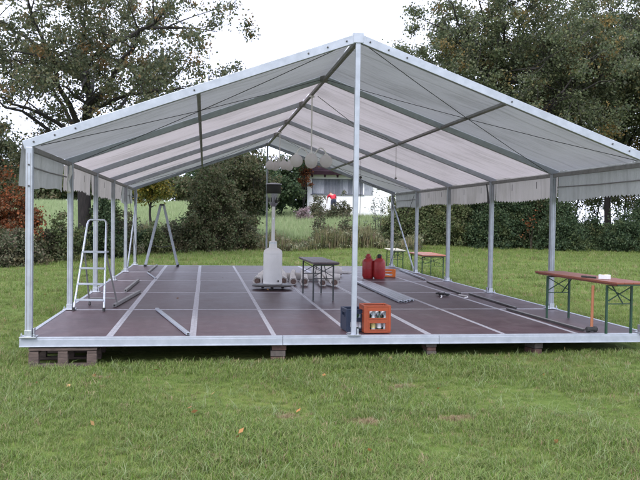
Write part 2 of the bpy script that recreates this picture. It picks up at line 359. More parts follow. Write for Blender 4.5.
# ------------------------------------------------------------------ tent floor
BAY = 2.912; LEN = 5*BAY; HE = 2.248; HR = 3.663; PX = 3.93
def tent_floor():
    t = thing('tent_floor', 'dark brown plywood panel floor with aluminium seams under the open tent', 'floor', (0, 0, -.11))
    Z = .11
    pm = MB().box((0, 0, 0), (.95, BAY-.05, .028)).mesh('floor_panel', M['ply'])
    for i in range(8):
        for j in range(5):
            inst('floor_panel', pm, t, (-3.5+i, (j+.5)*BAY, Z-.020+random.uniform(-.0015, .0015)), (0, 0, random.uniform(-.002, .002)))
    for i in range(1, 8):   # lengthwise rails, one length per bay
        w = .082 if i in (1, 2, 5) else .060
        for j in range(5):
            b = MB(); x = -4+i; off = random.uniform(-.006, .006)
            b.box((x+off, (j+.5)*BAY, Z-.014), (w, BAY-.034, .022))
            b.box((x+off, (j+.5)*BAY, Z-.0025), (.008, BAY-.04, .005))
            b.build('floor_rail', M['seam'], t, bevel=.002)
    for j in range(1, 5):
        for i in range(4):
            MB().box((-3+2*i, j*BAY, Z-.013), (1.985, .058, .02)).build('cross_rail', M['seam'], t, bevel=.002)
    for a, b_ in ((-4.03, -.9), (-.895, 1.1), (1.105, 4.03)):   # front fascia in three lengths
        m = MB(); m.box(((a+b_)/2, -.005, Z-.012), (b_-a, .075, .024)); m.box(((a+b_)/2, -.036, Z-.062), (b_-a, .03, .078)); m.box(((a+b_)/2, -.048, Z-.104), (b_-a, .04, .012))
        m.build('front_beam', M['alu'], t, bevel=.003)
    for s in (-1, 1):
        m = MB().box((s*4.0, LEN/2, Z-.012), (.055, LEN-.06, .026)); m.box((s*4.035, LEN/2, Z-.065), (.025, LEN-.07, .08)); m.build('side_beam', M['alu'], t, bevel=.003)
    MB().box((0, LEN+.01, Z-.012), (8.0, .075, .026)).box((0, LEN+.04, Z-.065), (8.0, .025, .08)).build('rear_beam', M['alu'], t, bevel=.003)
    for j in range(6):      # joists under the seams
        MB().box((0, .12+j*(LEN-.24)/5, Z-.075), (7.9, .06, .075)).build('joist', M['wood_old'], t)
    return t
tent_floor()

# ------------------------------------------------------------------ supports
def pallet(x, y, z0, w, d, h, rz, label):
    t = thing('wooden_pallet', label, 'pallet', (x, y, z0), rz)
    bh = h*.52; th = h*.14
    for yy in (-d/2+.05, 0, d/2-.05):
        for xx in (-w/2+.055, 0, w/2-.055):
            MB().box((xx, yy, th+bh/2), (.115, .1, bh)).build('block', M['wood_old'], t, bevel=.004)
    for yy in (-d/2+.05, 0, d/2-.05): MB().box((0, yy, th/2), (w, .1, th)).build('bottom_board', M['wood_old'], t, bevel=.003)
    for xx in (-w/2+.055, 0, w/2-.055): MB().box((xx, 0, th+bh+th/2), (.11, d, th)).build('stringer_board', M['wood_old'], t, bevel=.003)
    n = 6
    for k in range(n): MB().box((0, -d/2+.05+k*(d-.1)/(n-1), h-th/2+random.uniform(-.003, .001)), (w+random.uniform(-.01, .01), .095, th)).build('deck_board', M['wood_old'], t, bevel=.003)
    return t
pallet(-3.54, .50, gz(-3.55, .5)+.005, .78, 1.1, .228, .015, 'weathered dark wooden pallet under the corner of the tent floor')
def support(x, y, w, n, label, lean=0):
    g = gz(x, y)-.02; top = -.112
    t = thing('brick_pier', label, 'support', (x, y, g), lean); h = (top-g)/n
    for k in range(n):
        MB().box((random.uniform(-.008, .008), random.uniform(-.01, .01), h*(k+.5)), (w+random.uniform(-.015, .01), .24, h-.006), Matrix.Rotation(random.uniform(-.06, .06), 3, 'Z')).build('brick', M['brick'] if k % 2 == 0 else M['mortar'], t, bevel=.004)
support(-.94, .12, .19, 3, 'three-course brown brick pier under the front beam joint, widest of the small piers')
support(1.02, .12, .125, 4, 'narrow stack of thin red bricks under the front beam')
support(2.45, .14, .12, 2, 'low two-brick pier under the front beam beside the sledgehammer end', .2)

# ------------------------------------------------------------------ tent
def make_tent():
    t = thing('party_tent', 'white open-sided frame tent with aluminium gable frames and translucent roof', 'tent')
    sl = math.atan2(HR-HE, PX); RD = .105
    nrm = Vector((math.sin(sl), 0, math.cos(sl)))
    for i in range(6):
        y = i*BAY
        for s in (-1, 1):
            m = MB().box((s*PX, y, HE/2+.012), (.080, .086, HE-.0))
            post = m.build('post', M['alu'], t, bevel=.008)
            g = MB()
            for gx in (-.020, .020): g.box((s*PX+gx, y-.0435, HE/2), (.006, .003, HE-.12))
            g.build('groove', M['alu_dull'], post)
            pb = MB().box((s*PX, y, .008), (.19, .19, .012)); pb.box((s*(PX-.062), y, .06), (.012, .09, .1)); pb.box((s*(PX), y-.056, .05), (.085, .012, .08))
            p = pb.build('base_plate', M['zinc'], t, bevel=.002)
            for bx in (-.07, .07):
                MB().lathe([(.012, 0), (.012, .03), (.007, .034), (.007, .05)], (s*PX+bx, y-.075, .012), 8).build('bolt', M['zinc'], p)
            # rafter: lower edge runs from the eave to the ridge
            a = Vector((s*(PX+.05), y, HE-.018)); b = Vector((s*.012, y, HR))
            n2 = Vector((s*nrm.x, 0, nrm.z))
            raf = MB().bar(a+n2*RD/2, b+n2*RD/2, .065 if i else .07, RD, n2).build('rafter', M['alu'], t, bevel=.005)
            if i in (0,):
                d = (b-a); L = d.length; d.normalize()
                for k, q in enumerate((.03, .09, .15, .5, .85, .91, .97)):
                    c = a+d*(L*q)+n2*(RD*.5)
                    MB().lathe([(.011, 0), (.011, .012), (.005, .014)], c+Vector((0, -.034, 0)), 8, Matrix.Rotation(math.radians(90), 3, 'X')).build('bolt', M['steel_dark'], raf)
                for z in (2.05, 1.8):
                    MB().lathe([(.011, 0), (.011, .012), (.005, .014)], (s*PX, -.042, z), 8, Matrix.Rotation(math.radians(90), 3, 'X')).build('bolt', M['steel_dark'], post)
        MB().box((0, y, HR+.055), (.13, .085, .125)).build('ridge_bracket', M['alu_dull'] if i else M['alu'], t, bevel=.004)
    for i in (0, 5):
        gp = MB().box((0, i*BAY, HR/2), (.062 if i == 0 else .05, .06, HR)).build('gable_post', M['alu'], t, bevel=.006)
        MB().box((0, i*BAY, .008), (.16, .16, .014)).box((.045, i*BAY-.03, .05), (.02, .05, .07)).build('base_plate', M['zinc'], gp, bevel=.002)
    for j in range(5):
        y0, y1 = j*BAY+.034, (j+1)*BAY-.034
        MB().box((0, (y0+y1)/2, HR+.02), (.05, y1-y0, .05)).build('ridge_purlin', M['alu_dull'], t, bevel=.004)
        for s in (-1, 1):
            mx = s*PX*.5; mz = (HE+HR)/2+.03
            MB().box((mx, (y0+y1)/2, mz), (.042, y1-y0, .045), Matrix.Rotation(s*sl, 3, 'Y')).build('purlin', M['alu_dull'], t, bevel=.004)
            MB().box((s*PX, (y0+y1)/2, HE-.005), (.05, y1-y0, .06)).build('eave_purlin', M['alu_dull'], t, bevel=.004)
    # roof covers and valances, one of each per bay and side
    for j in range(5):
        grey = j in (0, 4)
        for s in (-1, 1):
            nx, ny = 28, 12; v = []; f = []
            y0, y1 = j*BAY+.036, (j+1)*BAY-.036
            ph = random.uniform(0, 6)
            for a in range(nx+1):
                u = a/nx
                for b in range(ny+1):
                    w = b/ny
                    x = u*(PX+.085); z = HR+.10-(HR-HE)*u*(PX+.085)/PX
                    sag = -.030*math.sin(math.pi*w)*(.35+.65*abs(math.sin(2*math.pi*u)))
                    wr = .006*math.sin(9*u*math.pi+ph+w*3)*math.sin(math.pi*w)+.004*math.sin(23*w+7*u+ph)
                    v.append((s*(x+.0), y0+(y1-y0)*w, z+sag+wr))
            for a in range(nx):
                for b in range(ny):
                    q = a*(ny+1)+b; f.append((q, q+1, q+ny+2, q+ny+1))
            m = MB(); m.v = v; m.f = f
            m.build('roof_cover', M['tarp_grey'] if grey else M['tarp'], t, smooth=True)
            # valance
            yy0, yy1 = j*BAY+.004, (j+1)*BAY-.004
            nz, ny = 9, 58; drop = .47 if not grey else .50; v = []; f = []
            x0 = PX+.088; ph = random.uniform(0, 6); ztop = HR+.10-(HR-HE)*(PX+.085)/PX
            for a in range(nz+1):
                u = a/nz
                for b in range(ny+1):
                    w = b/ny; tooth = (.032 if b % 2 else 0)*(u == 1) if not grey or s > 0 else .01*math.sin(w*17+ph)*(u == 1)
                    wav = u*(.020*math.sin(w*13+ph)+.012*math.sin(w*31+2*ph)+.010*math.sin(w*57))
                    dr = drop*u*(1+.05*math.sin(w*5+ph))-tooth
                    v.append((s*(x0+.03*u*(1-.6*u)+wav), yy0+(yy1-yy0)*w, ztop-.004-dr))
            for a in range(nz):
                for b in range(ny):
                    q = a*(ny+1)+b; f.append((q, q+1, q+ny+2, q+ny+1))
            m = MB(); m.v = v; m.f = f
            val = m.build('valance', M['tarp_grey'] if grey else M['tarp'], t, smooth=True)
            if grey:   # hem pipe sewn across the end bays
                MB().tube([(s*(x0-.035), yy0+.06, ztop-.27), (s*(x0-.033), (yy0+yy1)/2, ztop-.28), (s*(x0-.035), yy1-.06, ztop-.27)], .011, 6).build('hem_pipe', M['alu_dull'], val)
            else:
                for q in range(2):
                    yq = yy0+(yy1-yy0)*(.3+.4*q); MB().box((s*(x0-.004), yq, ztop-.2), (.004, .012, .12)).build('tie_strap', M['cable'], val)
    # wire bracing in the end bays
    zc = .015
    for j in (0, 4):
        a, b = j*BAY, (j+1)*BAY
        for s in (-1, 1):
            for p, q in (((s*PX*.97, a+.05, HE+.04), (s*.06, b-.05, HR+.02)), ((s*PX*.97, b-.05, HE+.04), (s*.06, a+.05, HR+.02))):
                p, q = Vector(p), Vector(q); mid = (p+q)/2-Vector((0, 0, .035))
                MB().tube([p, (p+mid)/2-Vector((0, 0, .01)), mid, (q+mid)/2-Vector((0, 0, .01)), q], .0048, 6).build('brace_wire', M['cable'], t)
    for s in (-1, 1):
        MB().tube([(s*(PX-.05), 4*BAY+.06, .10), (s*(PX-.05), 5*BAY-.06, HE-.12)], .021, 10).build('diagonal_brace', M['alu'], t)
        MB().tube([(s*(PX-.07), 5*BAY-.05, .05), (s*(PX-.07), 4*BAY+.05, HE-.1)], .007, 6).build('brace_wire', M['cable'], t)
    # loose pale tie end on the left side of the first bay
    m = MB().tube([(-PX+.02, BAY-.16, HE-.03), (-PX+.03, BAY-.2, HE-.15), (-PX-.01, BAY-.18, HE-.27), (-PX+.02, BAY-.26, HE-.44)], [.022, .028, .02, .03], 7)
    m.build('tie_rag', M['cloth'], t, smooth=True)
    MB().tube([(PX-.06, 2*BAY+.15, HE-.02), (PX-.05, 2*BAY+.1, HE-.2), (PX-.06, 2*BAY+.03, HE-.42)], [.012, .018, .02], 6).build('tie_strap', M['cable'], t)
    return t
make_tent()

# ------------------------------------------------------------------ hanging lamps and cords
def chandelier(y, zg, n, rot, label):
    t = thing('globe_chandelier', label, 'lamp', (0, y, zg))
    top = HR-.005-zg
    MB().tube([(0, 0, -.02), (0, 0, top)], .011, 8).build('rod', M['white_paint'], t)
    MB().lathe([(.012, -.05), (.04, -.035), (.045, .0), (.03, .04), (.014, .06)], (0, 0, 0), 14).build('hub', M['white_paint'], t, smooth=True)
    MB().lathe([(.05, top-.03), (.045, top-.005), (.02, top)], (0, 0, 0), 14).build('ceiling_rose', M['white_paint'], t, smooth=True)
    R = .265
    for k in range(n):
        a = rot+2*math.pi*k/n; c, s = math.cos(a), math.sin(a)
        pts = [(c*r, s*r, z) for r, z in ((.02, .0), (.055, .10), (.10, .19), (.15, .235), (.20, .225), (.245, .175), (R, .118))]
        arm = MB().tube(pts, .011, 8).build('arm', M['white_paint'], t, smooth=True)
        MB().lathe([(.02, .10), (.036, .105), (.036, .13), (.012, .138)], (c*R, s*R, 0), 12).build('lamp_holder', M['white_paint'], arm)
        MB().sphere((c*R, s*R, 0), .115, 20, 14).build('globe', M['globe'], arm, smooth=True)
chandelier(4.32, 2.49, 4, -.13, 'hanging lamp of white glass globes whose arms arch in front of the house roof')
chandelier(10.5, 2.80, 4, .35, 'smaller looking globe lamp hung deeper in the tent near the rear gable')
def cord(name, pts, label, r=.006, m='cable'):
    o = MB().tube(pts, r, 6).build(name, M[m], None); return tag(o, label, 'cord')
cord('hanging_cord', [(.1, 4.3, HR-.02), (.9, 4.9, 3.22), (1.62, 5.55, 3.08), (1.9, 5.8, 2.98)], 'thin cable running from the ridge to the roof purlin beside the globe lamp', .006, 'alu_dull')
o = MB().tube([(1.93, 9.6, 2.96), (1.935, 9.6, 2.5), (1.93, 9.61, 1.3)], .005, 6).sphere((1.932, 9.6, 2.5), .035, 8, 6).build('pull_cord', M['cable']); tag(o, 'thin dark pull cord with a knob hanging from the roof in front of the house', 'cord')
o = MB().tube([(1.93, 5.9, 2.96), (1.935, 5.9, 2.5), (1.93, 5.91, 2.28)], .005, 6).sphere((1.932, 5.9, 2.30), .025, 8, 6).build('pull_cord', M['alu_dull']); tag(o, 'short pale pull cord hanging under the bright roof purlin', 'cord')

# ------------------------------------------------------------------ folding tables
def beer_table(x, y, z, rz, top, metal, L, label, w=.47, h=.70, name='folding_table'):
    t = thing(name, label, 'table', (x, y, z), rz)
    tp = MB()
    nb = 4; bw = w/nb
    top_o = MB().box((0, 0, h-.038), (w-.06, L-.1, .022)).build('table_top', M[top], t, bevel=.003)
    for k in range(nb): MB().box((-w/2+bw*(k+.5), 0, h-.014), (bw-.003, L, .025)).build('board', M[top], top_o, bevel=.003)
    for e in (-1, 1): MB().box((0, e*(L/2-.003), h-.034), (w-.03, .02, .012)).build('edge_strip', M[metal], top_o)
    for e in (-1, 1):
        yy = e*(L/2-.31); fx = w/2-.055
        for s in (-1, 1):
            MB().box((s*fx, yy, (h-.06)/2), (.024, .03, h-.06)).build('leg', M[metal], t)
        MB().box((0, yy, h*.56), (2*fx-.024, .014, .014)).build('cross_bar', M[metal], t)
        MB().box((0, yy, h-.068), (2*fx-.024, .024, .014)).build('cross_bar', M[metal], t)
        MB().bar((-fx+.012, yy-.014, h*.62), (fx-.012, yy-.014, h-.08), .012, .012).build('diagonal', M[metal], t)
        MB().bar((fx-.012, yy+.014, h*.62), (-fx+.012, yy+.014, h-.08), .012, .012).build('diagonal', M[metal], t)
        MB().bar((.06, yy, h*.56), (.06, yy-e*.30, h-.066), .012, .012).build('folding_stay', M[metal], t)
    return t
beer_table(3.51, .80, 0, .06, 'top_red', 'green_metal', 2.25, 'reddish brown folding beer table with green legs beside the sledgehammer')
beer_table(.23, 4.93, 0, .012, 'top_dark', 'black_metal', 2.0, 'dark topped folding table with black legs beside the patio heater')
beer_table(4.62, 13.0, gz(4.62, 13.0), -.06, 'top_orange', 'green_metal', 2.2, 'bright orange topped folding table on the grass behind the tent posts', .72, .74)
beer_table(4.35, 15.9, gz(4.35, 15.9), -.1, 'top_pale', 'green_metal', 1.9, 'pale topped folding table on grass beyond the orange topped one')
def mug(x, y, z):
    t = thing('paper_carton', 'small pale carton with a dark tool lying on the reddish table', 'carton', (x, y, z), .5)
    MB().box((0, 0, .03), (.09, .13, .06)).build('box', M['label_white'], t, bevel=.004)
    MB().box((0, .0, .062), (.092, .04, .003)).build('lid_band', M['label_yellow'], t)
mug(3.47, .22, .702)
o = MB().tube([(0, 0, .012), (.0, .16, .012)], .012, 8).box((0, .19, .014), (.03, .07, .026)).build('screwdriver', M['rubber']); o.location = (3.42, .36, .70); o.rotation_euler = (0, 0, .5); tag(o, 'short dark hand tool lying beside the carton on the reddish table', 'tool')

# ------------------------------------------------------------------ sledgehammer, crates
t = thing('sledgehammer', 'sledgehammer with orange wooden handle standing upright on its black head', 'hammer', (3.25, .12, 0), .25)
MB().tube([(0, 0, .075), (.003, 0, .30), (.007, 0, .48), (.012, .004, .625)], [.021, .019, .018, .022], 10).build('handle', M['wood_light'], t, smooth=True)
MB().lathe([(.030, -.085), (.038, -.075), (.038, -.04), (.031, -.03), (.031, .03), (.038, .04), (.038, .075), (.030, .085)], (0, 0, .0385), 8, Matrix.Rotation(math.radians(90), 3, 'Y') @ Matrix.Rotation(math.radians(22.5), 3, 'Z')).build('head', M['rubber'], t)

def bottle(m, lab, parent, loc, rot=(0, 0, 0), h=.25):
    o = MB().lathe([(.028, 0), (.031, .01), (.031, h*.55), (.026, h*.66), (.013, h*.8), (.012, h*.97), (.014, h)], (0, 0, 0), 12).build('bottle', m, parent, smooth=True)
    o.location = loc; o.rotation_euler = rot
    MB().lathe([(.0318, h*.15), (.0318, h*.48)], (0, 0, 0), 12).build('label_band', lab, o, smooth=True)
    MB().lathe([(.0155, h*.965), (.0155, h*1.01), (.008, h*1.015)], (0, 0, 0), 10).build('cap', M['zinc'], o)
    return o
def crate(x, y, rz, w, d, h, m, label, name='bottle_crate', bottles=True, rows=2):
    t = thing(name, label, 'crate', (x, y, .002), rz); th = .016
    def wall(nm, x0, x1, z0, z1, holes, frame):
        """panel in x/z with rectangular holes, built from strips; frame maps (x, depth, z)"""
        b = MB(); xs = sorted({x0, x1, *[q for hx in holes for q in hx[:2]]}); zs = sorted({z0, z1, *[q for hx in holes for q in hx[2:]]})
        for a in range(len(zs)-1):
            zc = (zs[a]+zs[a+1])/2; run = None
            segs = []
            for c in range(len(xs)-1):
                xc = (xs[c]+xs[c+1])/2
                if any(hx[0] < xc < hx[1] and hx[2] < zc < hx[3] for hx in holes): 
                    if run: segs.append(run); run = None
                else: run = (run[0], xs[c+1]) if run else (xs[c], xs[c+1])
            if run: segs.append(run)
            for s0, s1 in segs:
                c0, d0 = frame((s0+s1)/2, zc, s1-s0, zs[a+1]-zs[a]); b.box(c0, d0)
        # raised rims round each hole
        for hx in holes:
            for (cx, cz, sx, sz) in (((hx[0]+hx[1])/2, hx[3]+.006, hx[1]-hx[0]+.024, .011), ((hx[0]+hx[1])/2, hx[2]-.006, hx[1]-hx[0]+.024, .011), (hx[0]-.006, (hx[2]+hx[3])/2, .011, hx[3]-hx[2]), (hx[1]+.006, (hx[2]+hx[3])/2, .011, hx[3]-hx[2])):
                c0, d0 = frame(cx, cz, sx, sz, .009); b.box(c0, d0)
        return b.build(nm, m, t)
    hw = w/2
    if rows == 2: holes = [(-hw*.58, hw*.62, h*.13, h*.36), (-hw*.62, hw*.66, h*.55, h*.80)]
    else: holes = [(-hw*.5, hw*.5, h*.62, h*.80), (-hw*.6, hw*.6, h*.14, h*.44)]
    for s in (-1, 1):
        wall('front_wall' if s < 0 else 'back_wall', -hw, hw, .012, h-.012, holes, lambda cx, cz, sx, sz, ex=0, s=s: ((cx, s*(d/2-th/2+ex), cz), (sx, th if not ex else .012, sz)))
        hd = d/2-th
        wall('side_wall', -hd, hd, .012, h-.012, [(-hd*.5, hd*.5, h*.68, h*.82)], lambda cx, cz, sx, sz, ex=0, s=s: ((s*(hw-th/2+ex), cx, cz), (th if not ex else .012, sx, sz)))
    MB().box((0, 0, .008), (w-.004, d-.004, .014)).build('bottom', m, t)
    r = MB()
    for s in (-1, 1):
        r.box((0, s*(d/2-.009), h-.007), (w+.008, .028, .018)); r.box((s*(hw-.009), 0, h-.0075), (.028, d-.036, .016))
    for sx in (-1, 1):
        for sy in (-1, 1): r.box((sx*(hw-.012), sy*(d/2-.012), h/2), (.034, .034, h-.03))
    r.build('rim', m, t, bevel=.003)
    if bottles:
        k = 0
        for q in range(4):
            for e in range(2):
                k += 1
                lab = M['label_yellow'] if q == 1 else M['label_white']
                bottle(M['glass_clear'] if (q+e) % 2 else M['glass_green'], lab, t, (-hw+.05+q*(w-.1)/3, -d/2+.07+e*.12, .016), h=min(.27, h*.84))
        if rows == 2:
            for q in range(4): bottle(M['glass_clear'], M['label_white'], t, (-hw+.055+q*(w-.11)/3, -d/2+.034+.03, h*.675), (math.radians(-90), 0, 0), .2)
    return t
crate(.335, .30, .02, .345, .30, .352, M['crate_orange'], 'orange plastic drinks crate with two openings showing pale bottles')
crate(.075, .46, .05, .25, .34, .29, M['crate_blue'], 'dark blue drinks crate half hidden behind the gable post', rows=1)
crate(2.80, 10.15, -.25, .36, .28, .19, M['crate_amber'], 'low bright orange crate on the floor beside the red gas cylinders', rows=1, bottles=False)

# ------------------------------------------------------------------ gas cylinders
def gas(x, y, cap, label, rz):
    t = thing('gas_cylinder', label, 'gas cylinder', (x, y, 0), rz)
    r = .15
    MB().lathe([(r*.78, .02), (r*.9, .03), (r, .07), (r, .40), (r*.96, .43), (r*.8, .47), (r*.5, .50), (.05, .51)], (0, 0, 0), 24).build('tank', M['gas_red'], t, smooth=True)
    MB().lathe([(r*.82, 0), (r*.86, .035), (r*.80, .036)], (0, 0, 0), 24).build('foot_ring', M['gas_red'], t)
    MB().lathe([(r+.003, .235), (r+.004, .24), (r+.004, .25), (r+.003, .255)], (0, 0, 0), 24).build('weld_band', M['gas_red'], t, smooth=True)
    c = MB().lathe([(.055, .495), (.058, .52), (.055, .58), (.035, .605), (.012, .61)], (0, 0, 0), 16).build('valve_cap', M[cap], t, smooth=True)
    for a in (0, 2.1, 4.2):
        MB().bar((.075*math.cos(a), .075*math.sin(a), .48), (.075*math.cos(a), .075*math.sin(a), .56), .03, .008, (math.cos(a), math.sin(a), 0)).build('collar_tab', M['gas_red'], t)
gas(2.17, 9.64, 'gas_red', 'red gas cylinder with a red valve cap beside the gable post', .3)
gas(2.42, 9.50, 'rubber', 'red gas cylinder with a dark valve cap beside the low orange crate', 1.0)

# ------------------------------------------------------------------ patio heater
t = thing('patio_heater', 'white patio gas heater with black burner head standing on a round base', 'heater', (-.47, 6.62, 0))
MB().lathe([(.36, .055), (.42, .062), (.425, .075), (.40, .09), (.22, .10), (.05, .102)], (0, 0, 0), 32).build('base_plate', M['steel_dark'], t, smooth=True)
for a in range(3):
    q = a*2.094+.4; MB().lathe([(.03, 0), (.03, .06), (.02, .062)], (.24*math.cos(q), .24*math.sin(q), 0), 10).build('foot', M['rubber'], t)
MB().lathe([(.190, .10), (.195, .11), (.195, .74), (.185, .79), (.135, .83), (.085, .85), (.075, .98), (.06, .99)], (0, 0, 0), 32).build('tank_housing', M['white_paint'], t, smooth=True)
MB().box((.1, -.17, .17), (.02, .05, .04)).build('latch', M['rubber'], t)
for z in (.125, .735): MB().lathe([(.1955, z-.008), (.199, z-.004), (.199, z+.004), (.1955, z+.008)], (0, 0, 0), 32).build('seam_ring', M['white_paint'], t, smooth=True)
MB().lathe([(.0765, .93), (.082, .935), (.082, .965), (.0765, .97)], (0, 0, 0), 20).build('collar', M['zinc'], t, smooth=True)
MB().box((.0, -.036, 1.45), (.03, .012, .05)).build('screw_plate', M['zinc'], t, bevel=.003)
MB().tube([(0, 0, .98), (0, 0, 1.73)], .036, 14).build('pole', M['white_paint'], t, smooth=True)
b = MB().lathe([(.04, 1.70), (.075, 1.74), (.105, 1.78), (.115, 1.90), (.135, 1.94), (.14, 1.965), (.10, 1.97)], (0, 0, 0), 20).build('burner', M['zinc'], t, smooth=True)
for k in range(12):
    a = k*math.pi/6; MB().box((.112*math.cos(a), .112*math.sin(a), 1.84), (.012, .02, .09), Matrix.Rotation(a, 3, 'Z')).build('slot', M['steel_dark'], b)
MB().lathe([(.148, 1.965), (.152, 1.972), (.152, 2.14), (.148, 2.15), (.05, 2.155)], (0, 0, 0), 24).build('emitter_mesh', M['rubber'], t, smooth=True)
MB().lathe([(.155, 2.15), (.17, 2.155), (.165, 2.17), (.05, 2.19)], (0, 0, 0), 24).build('top_plate', M['zinc'], t, smooth=True)
MB().box((.05, -.115, 1.80), (.05, .03, .06)).build('control_knob', M['rubber'], t, bevel=.006)

# ------------------------------------------------------------------ white bundles
def bundle(x, y, rz, L, r0, r1, label, group=None):
    t = thing('cloth_bundle', label, 'cloth bundle', (x, y, 0), rz, group)
    m = MB(); n = 18; k = 12; ph = random.uniform(0, 6)
    for i in range(k+1):
        u = i/k; r = r0+(r1-r0)*u**.85
        for j in range(n):
            a = 2*math.pi*j/n; rr = r*(1+.10*math.sin(5*a+ph+u*2)+.06*math.sin(9*a-3*u+ph))*(1-.10*math.sin(u*9+ph))
            m.v.append((rr*math.cos(a)+.03*math.sin(3*u+ph), u*L, max(.004, r*.92+rr*math.sin(a)+.17*u)))
    for i in range(k):
        for j in range(n): a, b = i*n+j, i*n+(j+1) % n; m.f.append((a, b, b+n, a+n))
    m.f.append(tuple(k*n+j for j in range(n)))
    base = len(m.v); m.v += [(m.v[j][0]*.6, .03, r0*.92+(m.v[j][2]-r0*.92)*.6) for j in range(n)]
    for j in range(n): m.f.append((j, base+j, base+(j+1) % n, (j+1) % n))
    m.build('cloth', M['cloth'], t, smooth=True)
    e = MB()
    for q, rr in enumerate((.66, .50, .34, .18)):
        e.lathe([(r0*rr, -.004+.010*q), (r0*rr, .05), (r0*(rr-.12), .05), (r0*(rr-.12), -.002+.010*q)], (.03*math.sin(ph), 0, r0*.92), 14, Matrix.Rotation(math.radians(-90), 3, 'X'))
    e.build('rolled_end', M['roll_end'], t, smooth=True)
    return t
G = 'white cloth bundles lying in a row on the floor'
for i, (x, y, rz, lab) in enumerate([(-.70, 7.62, -.16, 'white tapering cloth bundle with brown end, showing on the outer side of the heater base'),
        (-.13, 7.62, -.05, 'white cloth bundle with brown end touching the inner side of the heater base'),
        (.05, 7.50, -.13, 'second white cloth bundle from the heater base, its brown end facing out'),
        (.31, 7.40, -.06, 'white cloth bundle lying behind the far legs of the dark table'),
        (.68, 7.22, -.02, 'white cloth bundle with a dark hollow end behind the dark table'),
        (.94, 7.18, .12, 'white cloth bundle with dark end, farthest along the row from the heater')]):
    bundle(x, y, rz, 1.5+.12*math.sin(i*2), .088+.010*math.sin(i*3), .045, lab, G)
def rolled(x, y, rz, L, r, label='fat white canvas roll lying crosswise on its own farther back than the row of bundles'):
    t = thing('rolled_canvas', label, 'canvas roll', (x, y, 0), rz)
    m = MB(); n = 20
    m.lathe([(r*.3, 0), (r*.85, .01), (r, .06), (r*.96, L*.3), (r*1.02, L*.6), (r*.97, L*.9), (r*.8, L)], (0, 0, r), n, Matrix.Rotation(math.radians(90), 3, 'Y'))
    m.build('canvas', M['cloth'], t, smooth=True)
    for q in (.25, .7): MB().lathe([(r*1.03, L*q), (r*1.035, L*q+.03)], (0, 0, r), n, Matrix.Rotation(math.radians(90), 3, 'Y')).build('strap', M['label_white'], t)
rolled(.85, 10.45, -.12, .78, .125)
rolled(-.62, 8.98, -.06, 1.95, .088, 'long thin white canvas roll on which the tails of the bundles rest')
tag(MB().bar((1.72, 11.6, .03), (2.12, 11.3, .03), .09, .06).build('white_batten', M['white_paint'], None, bevel=.004), 'short white batten lying on the floor beyond the canvas roll', 'batten')

# ------------------------------------------------------------------ loose bars on the floor
def bar(name, a, b, w, h, m, label, z=0, lid=None):
    a = Vector((*a, 0)); b = Vector((*b, 0)); d = b-a; L = d.length
    t = thing(name, label, 'metal bar', ((a.x+b.x)/2, (a.y+b.y)/2, z+.002), math.atan2(-d.x, d.y))
    MB().box((0, 0, h/2), (w, L, h)).build('profile', M[m], t, bevel=.003)
    if lid:
        for e in (-1, 1): MB().box((e*(w*.26), 0, h+.002), (w*.42, L-.002, .006)).build('flange', M[lid], t)
    for e in (-1, 1): MB().box((0, e*(L/2+.001), h/2), (w*.6, .004, h*.6)).build('end_hole', M['rubber'], t)
    return t
bar('aluminium_bar', (-2.60, 2.83), (-2.06, .08), .05, .03, 'alu', 'slim aluminium bar lying diagonally across one floor panel behind the front beam')
bar('aluminium_bar', (-3.29, 3.22), (-3.09, 5.72), .05, .05, 'alu_dull', 'grey square bar lying lengthwise beside the step ladder feet')
bar('aluminium_bar', (-3.37, 5.86), (-3.34, 8.5), .05, .05, 'alu_dull', 'grey square bar lying lengthwise beyond the one at the step ladder')
bar('aluminium_bar', (-3.31, 11.3), (-3.27, 14.3), .05, .04, 'alu_dull', 'grey bar lying lengthwise toward the foot of the double ladder')
bar('aluminium_bar', (-3.32, 11.15), (-2.99, 9.14), .035, .02, 'alu', 'thin bright bar lying slantwise beside the lengthwise floor rail')
bar('keder_rail', (3.35, 8.45), (3.19, 5.49), .034, .024, 'steel_dark', 'dark sided long rail lying inside the floor edge, middle of three in line', lid='alu_dull')  # aluminium rails in line: shadowed side put into the dark profile colour
bar('keder_rail', (3.35, 5.40), (3.30, 2.86), .034, .024, 'steel_dark', 'dark sided long rail lying by the post foot, next to the tangled strap', lid='alu_dull')
bar('keder_rail', (3.10, 2.75), (3.19, .22), .034, .024, 'steel_dark', 'dark sided long rail whose end reaches the sledgehammer head', lid='alu_dull')
bar('keder_rail', (3.73, 12.65), (3.47, 9.1), .05, .04, 'alu', 'bright white rail lying inside the floor edge by the orange topped table')
for k in range(4):
    bar('tent_profile', (1.60+.085*k, 8.3+random.uniform(-.2, .25)), (1.57+.088*k, 3.85+random.uniform(-.05, .3)), .07, .035, 'alu', 'long bright aluminium profile in the bundle lying beside the orange crate' , 0, 'zinc').__setitem__('group', 'bundle of aluminium profiles')
def strap_tangle():
    t = thing('strap_tangle', 'small tangle of black strap and white cord on the floor near the long rails', 'strap', (2.72, 5.1, 0))
    pts = [(.09*math.cos(a*1.7)*(1+.3*math.sin(a)), .12*math.sin(a*1.3), .02+.012*(a % 3)) for a in np.linspace(0, 12, 40)]
    MB().tube(pts, .014, 6).build('black_strap', M['rubber'], t, smooth=True)
    MB().tube([(-.05, -.05, .012), (-.12, -.3, .012), (-.18, -.45, .012)], .012, 6).build('white_cord', M['cloth'], t)
    MB().tube([(.35, .1, .012), (.42, -.2, .012), (.36, -.4, .012), (.28, -.45, .012)], .012, 6).build('white_cord', M['cloth'], t)
strap_tangle()

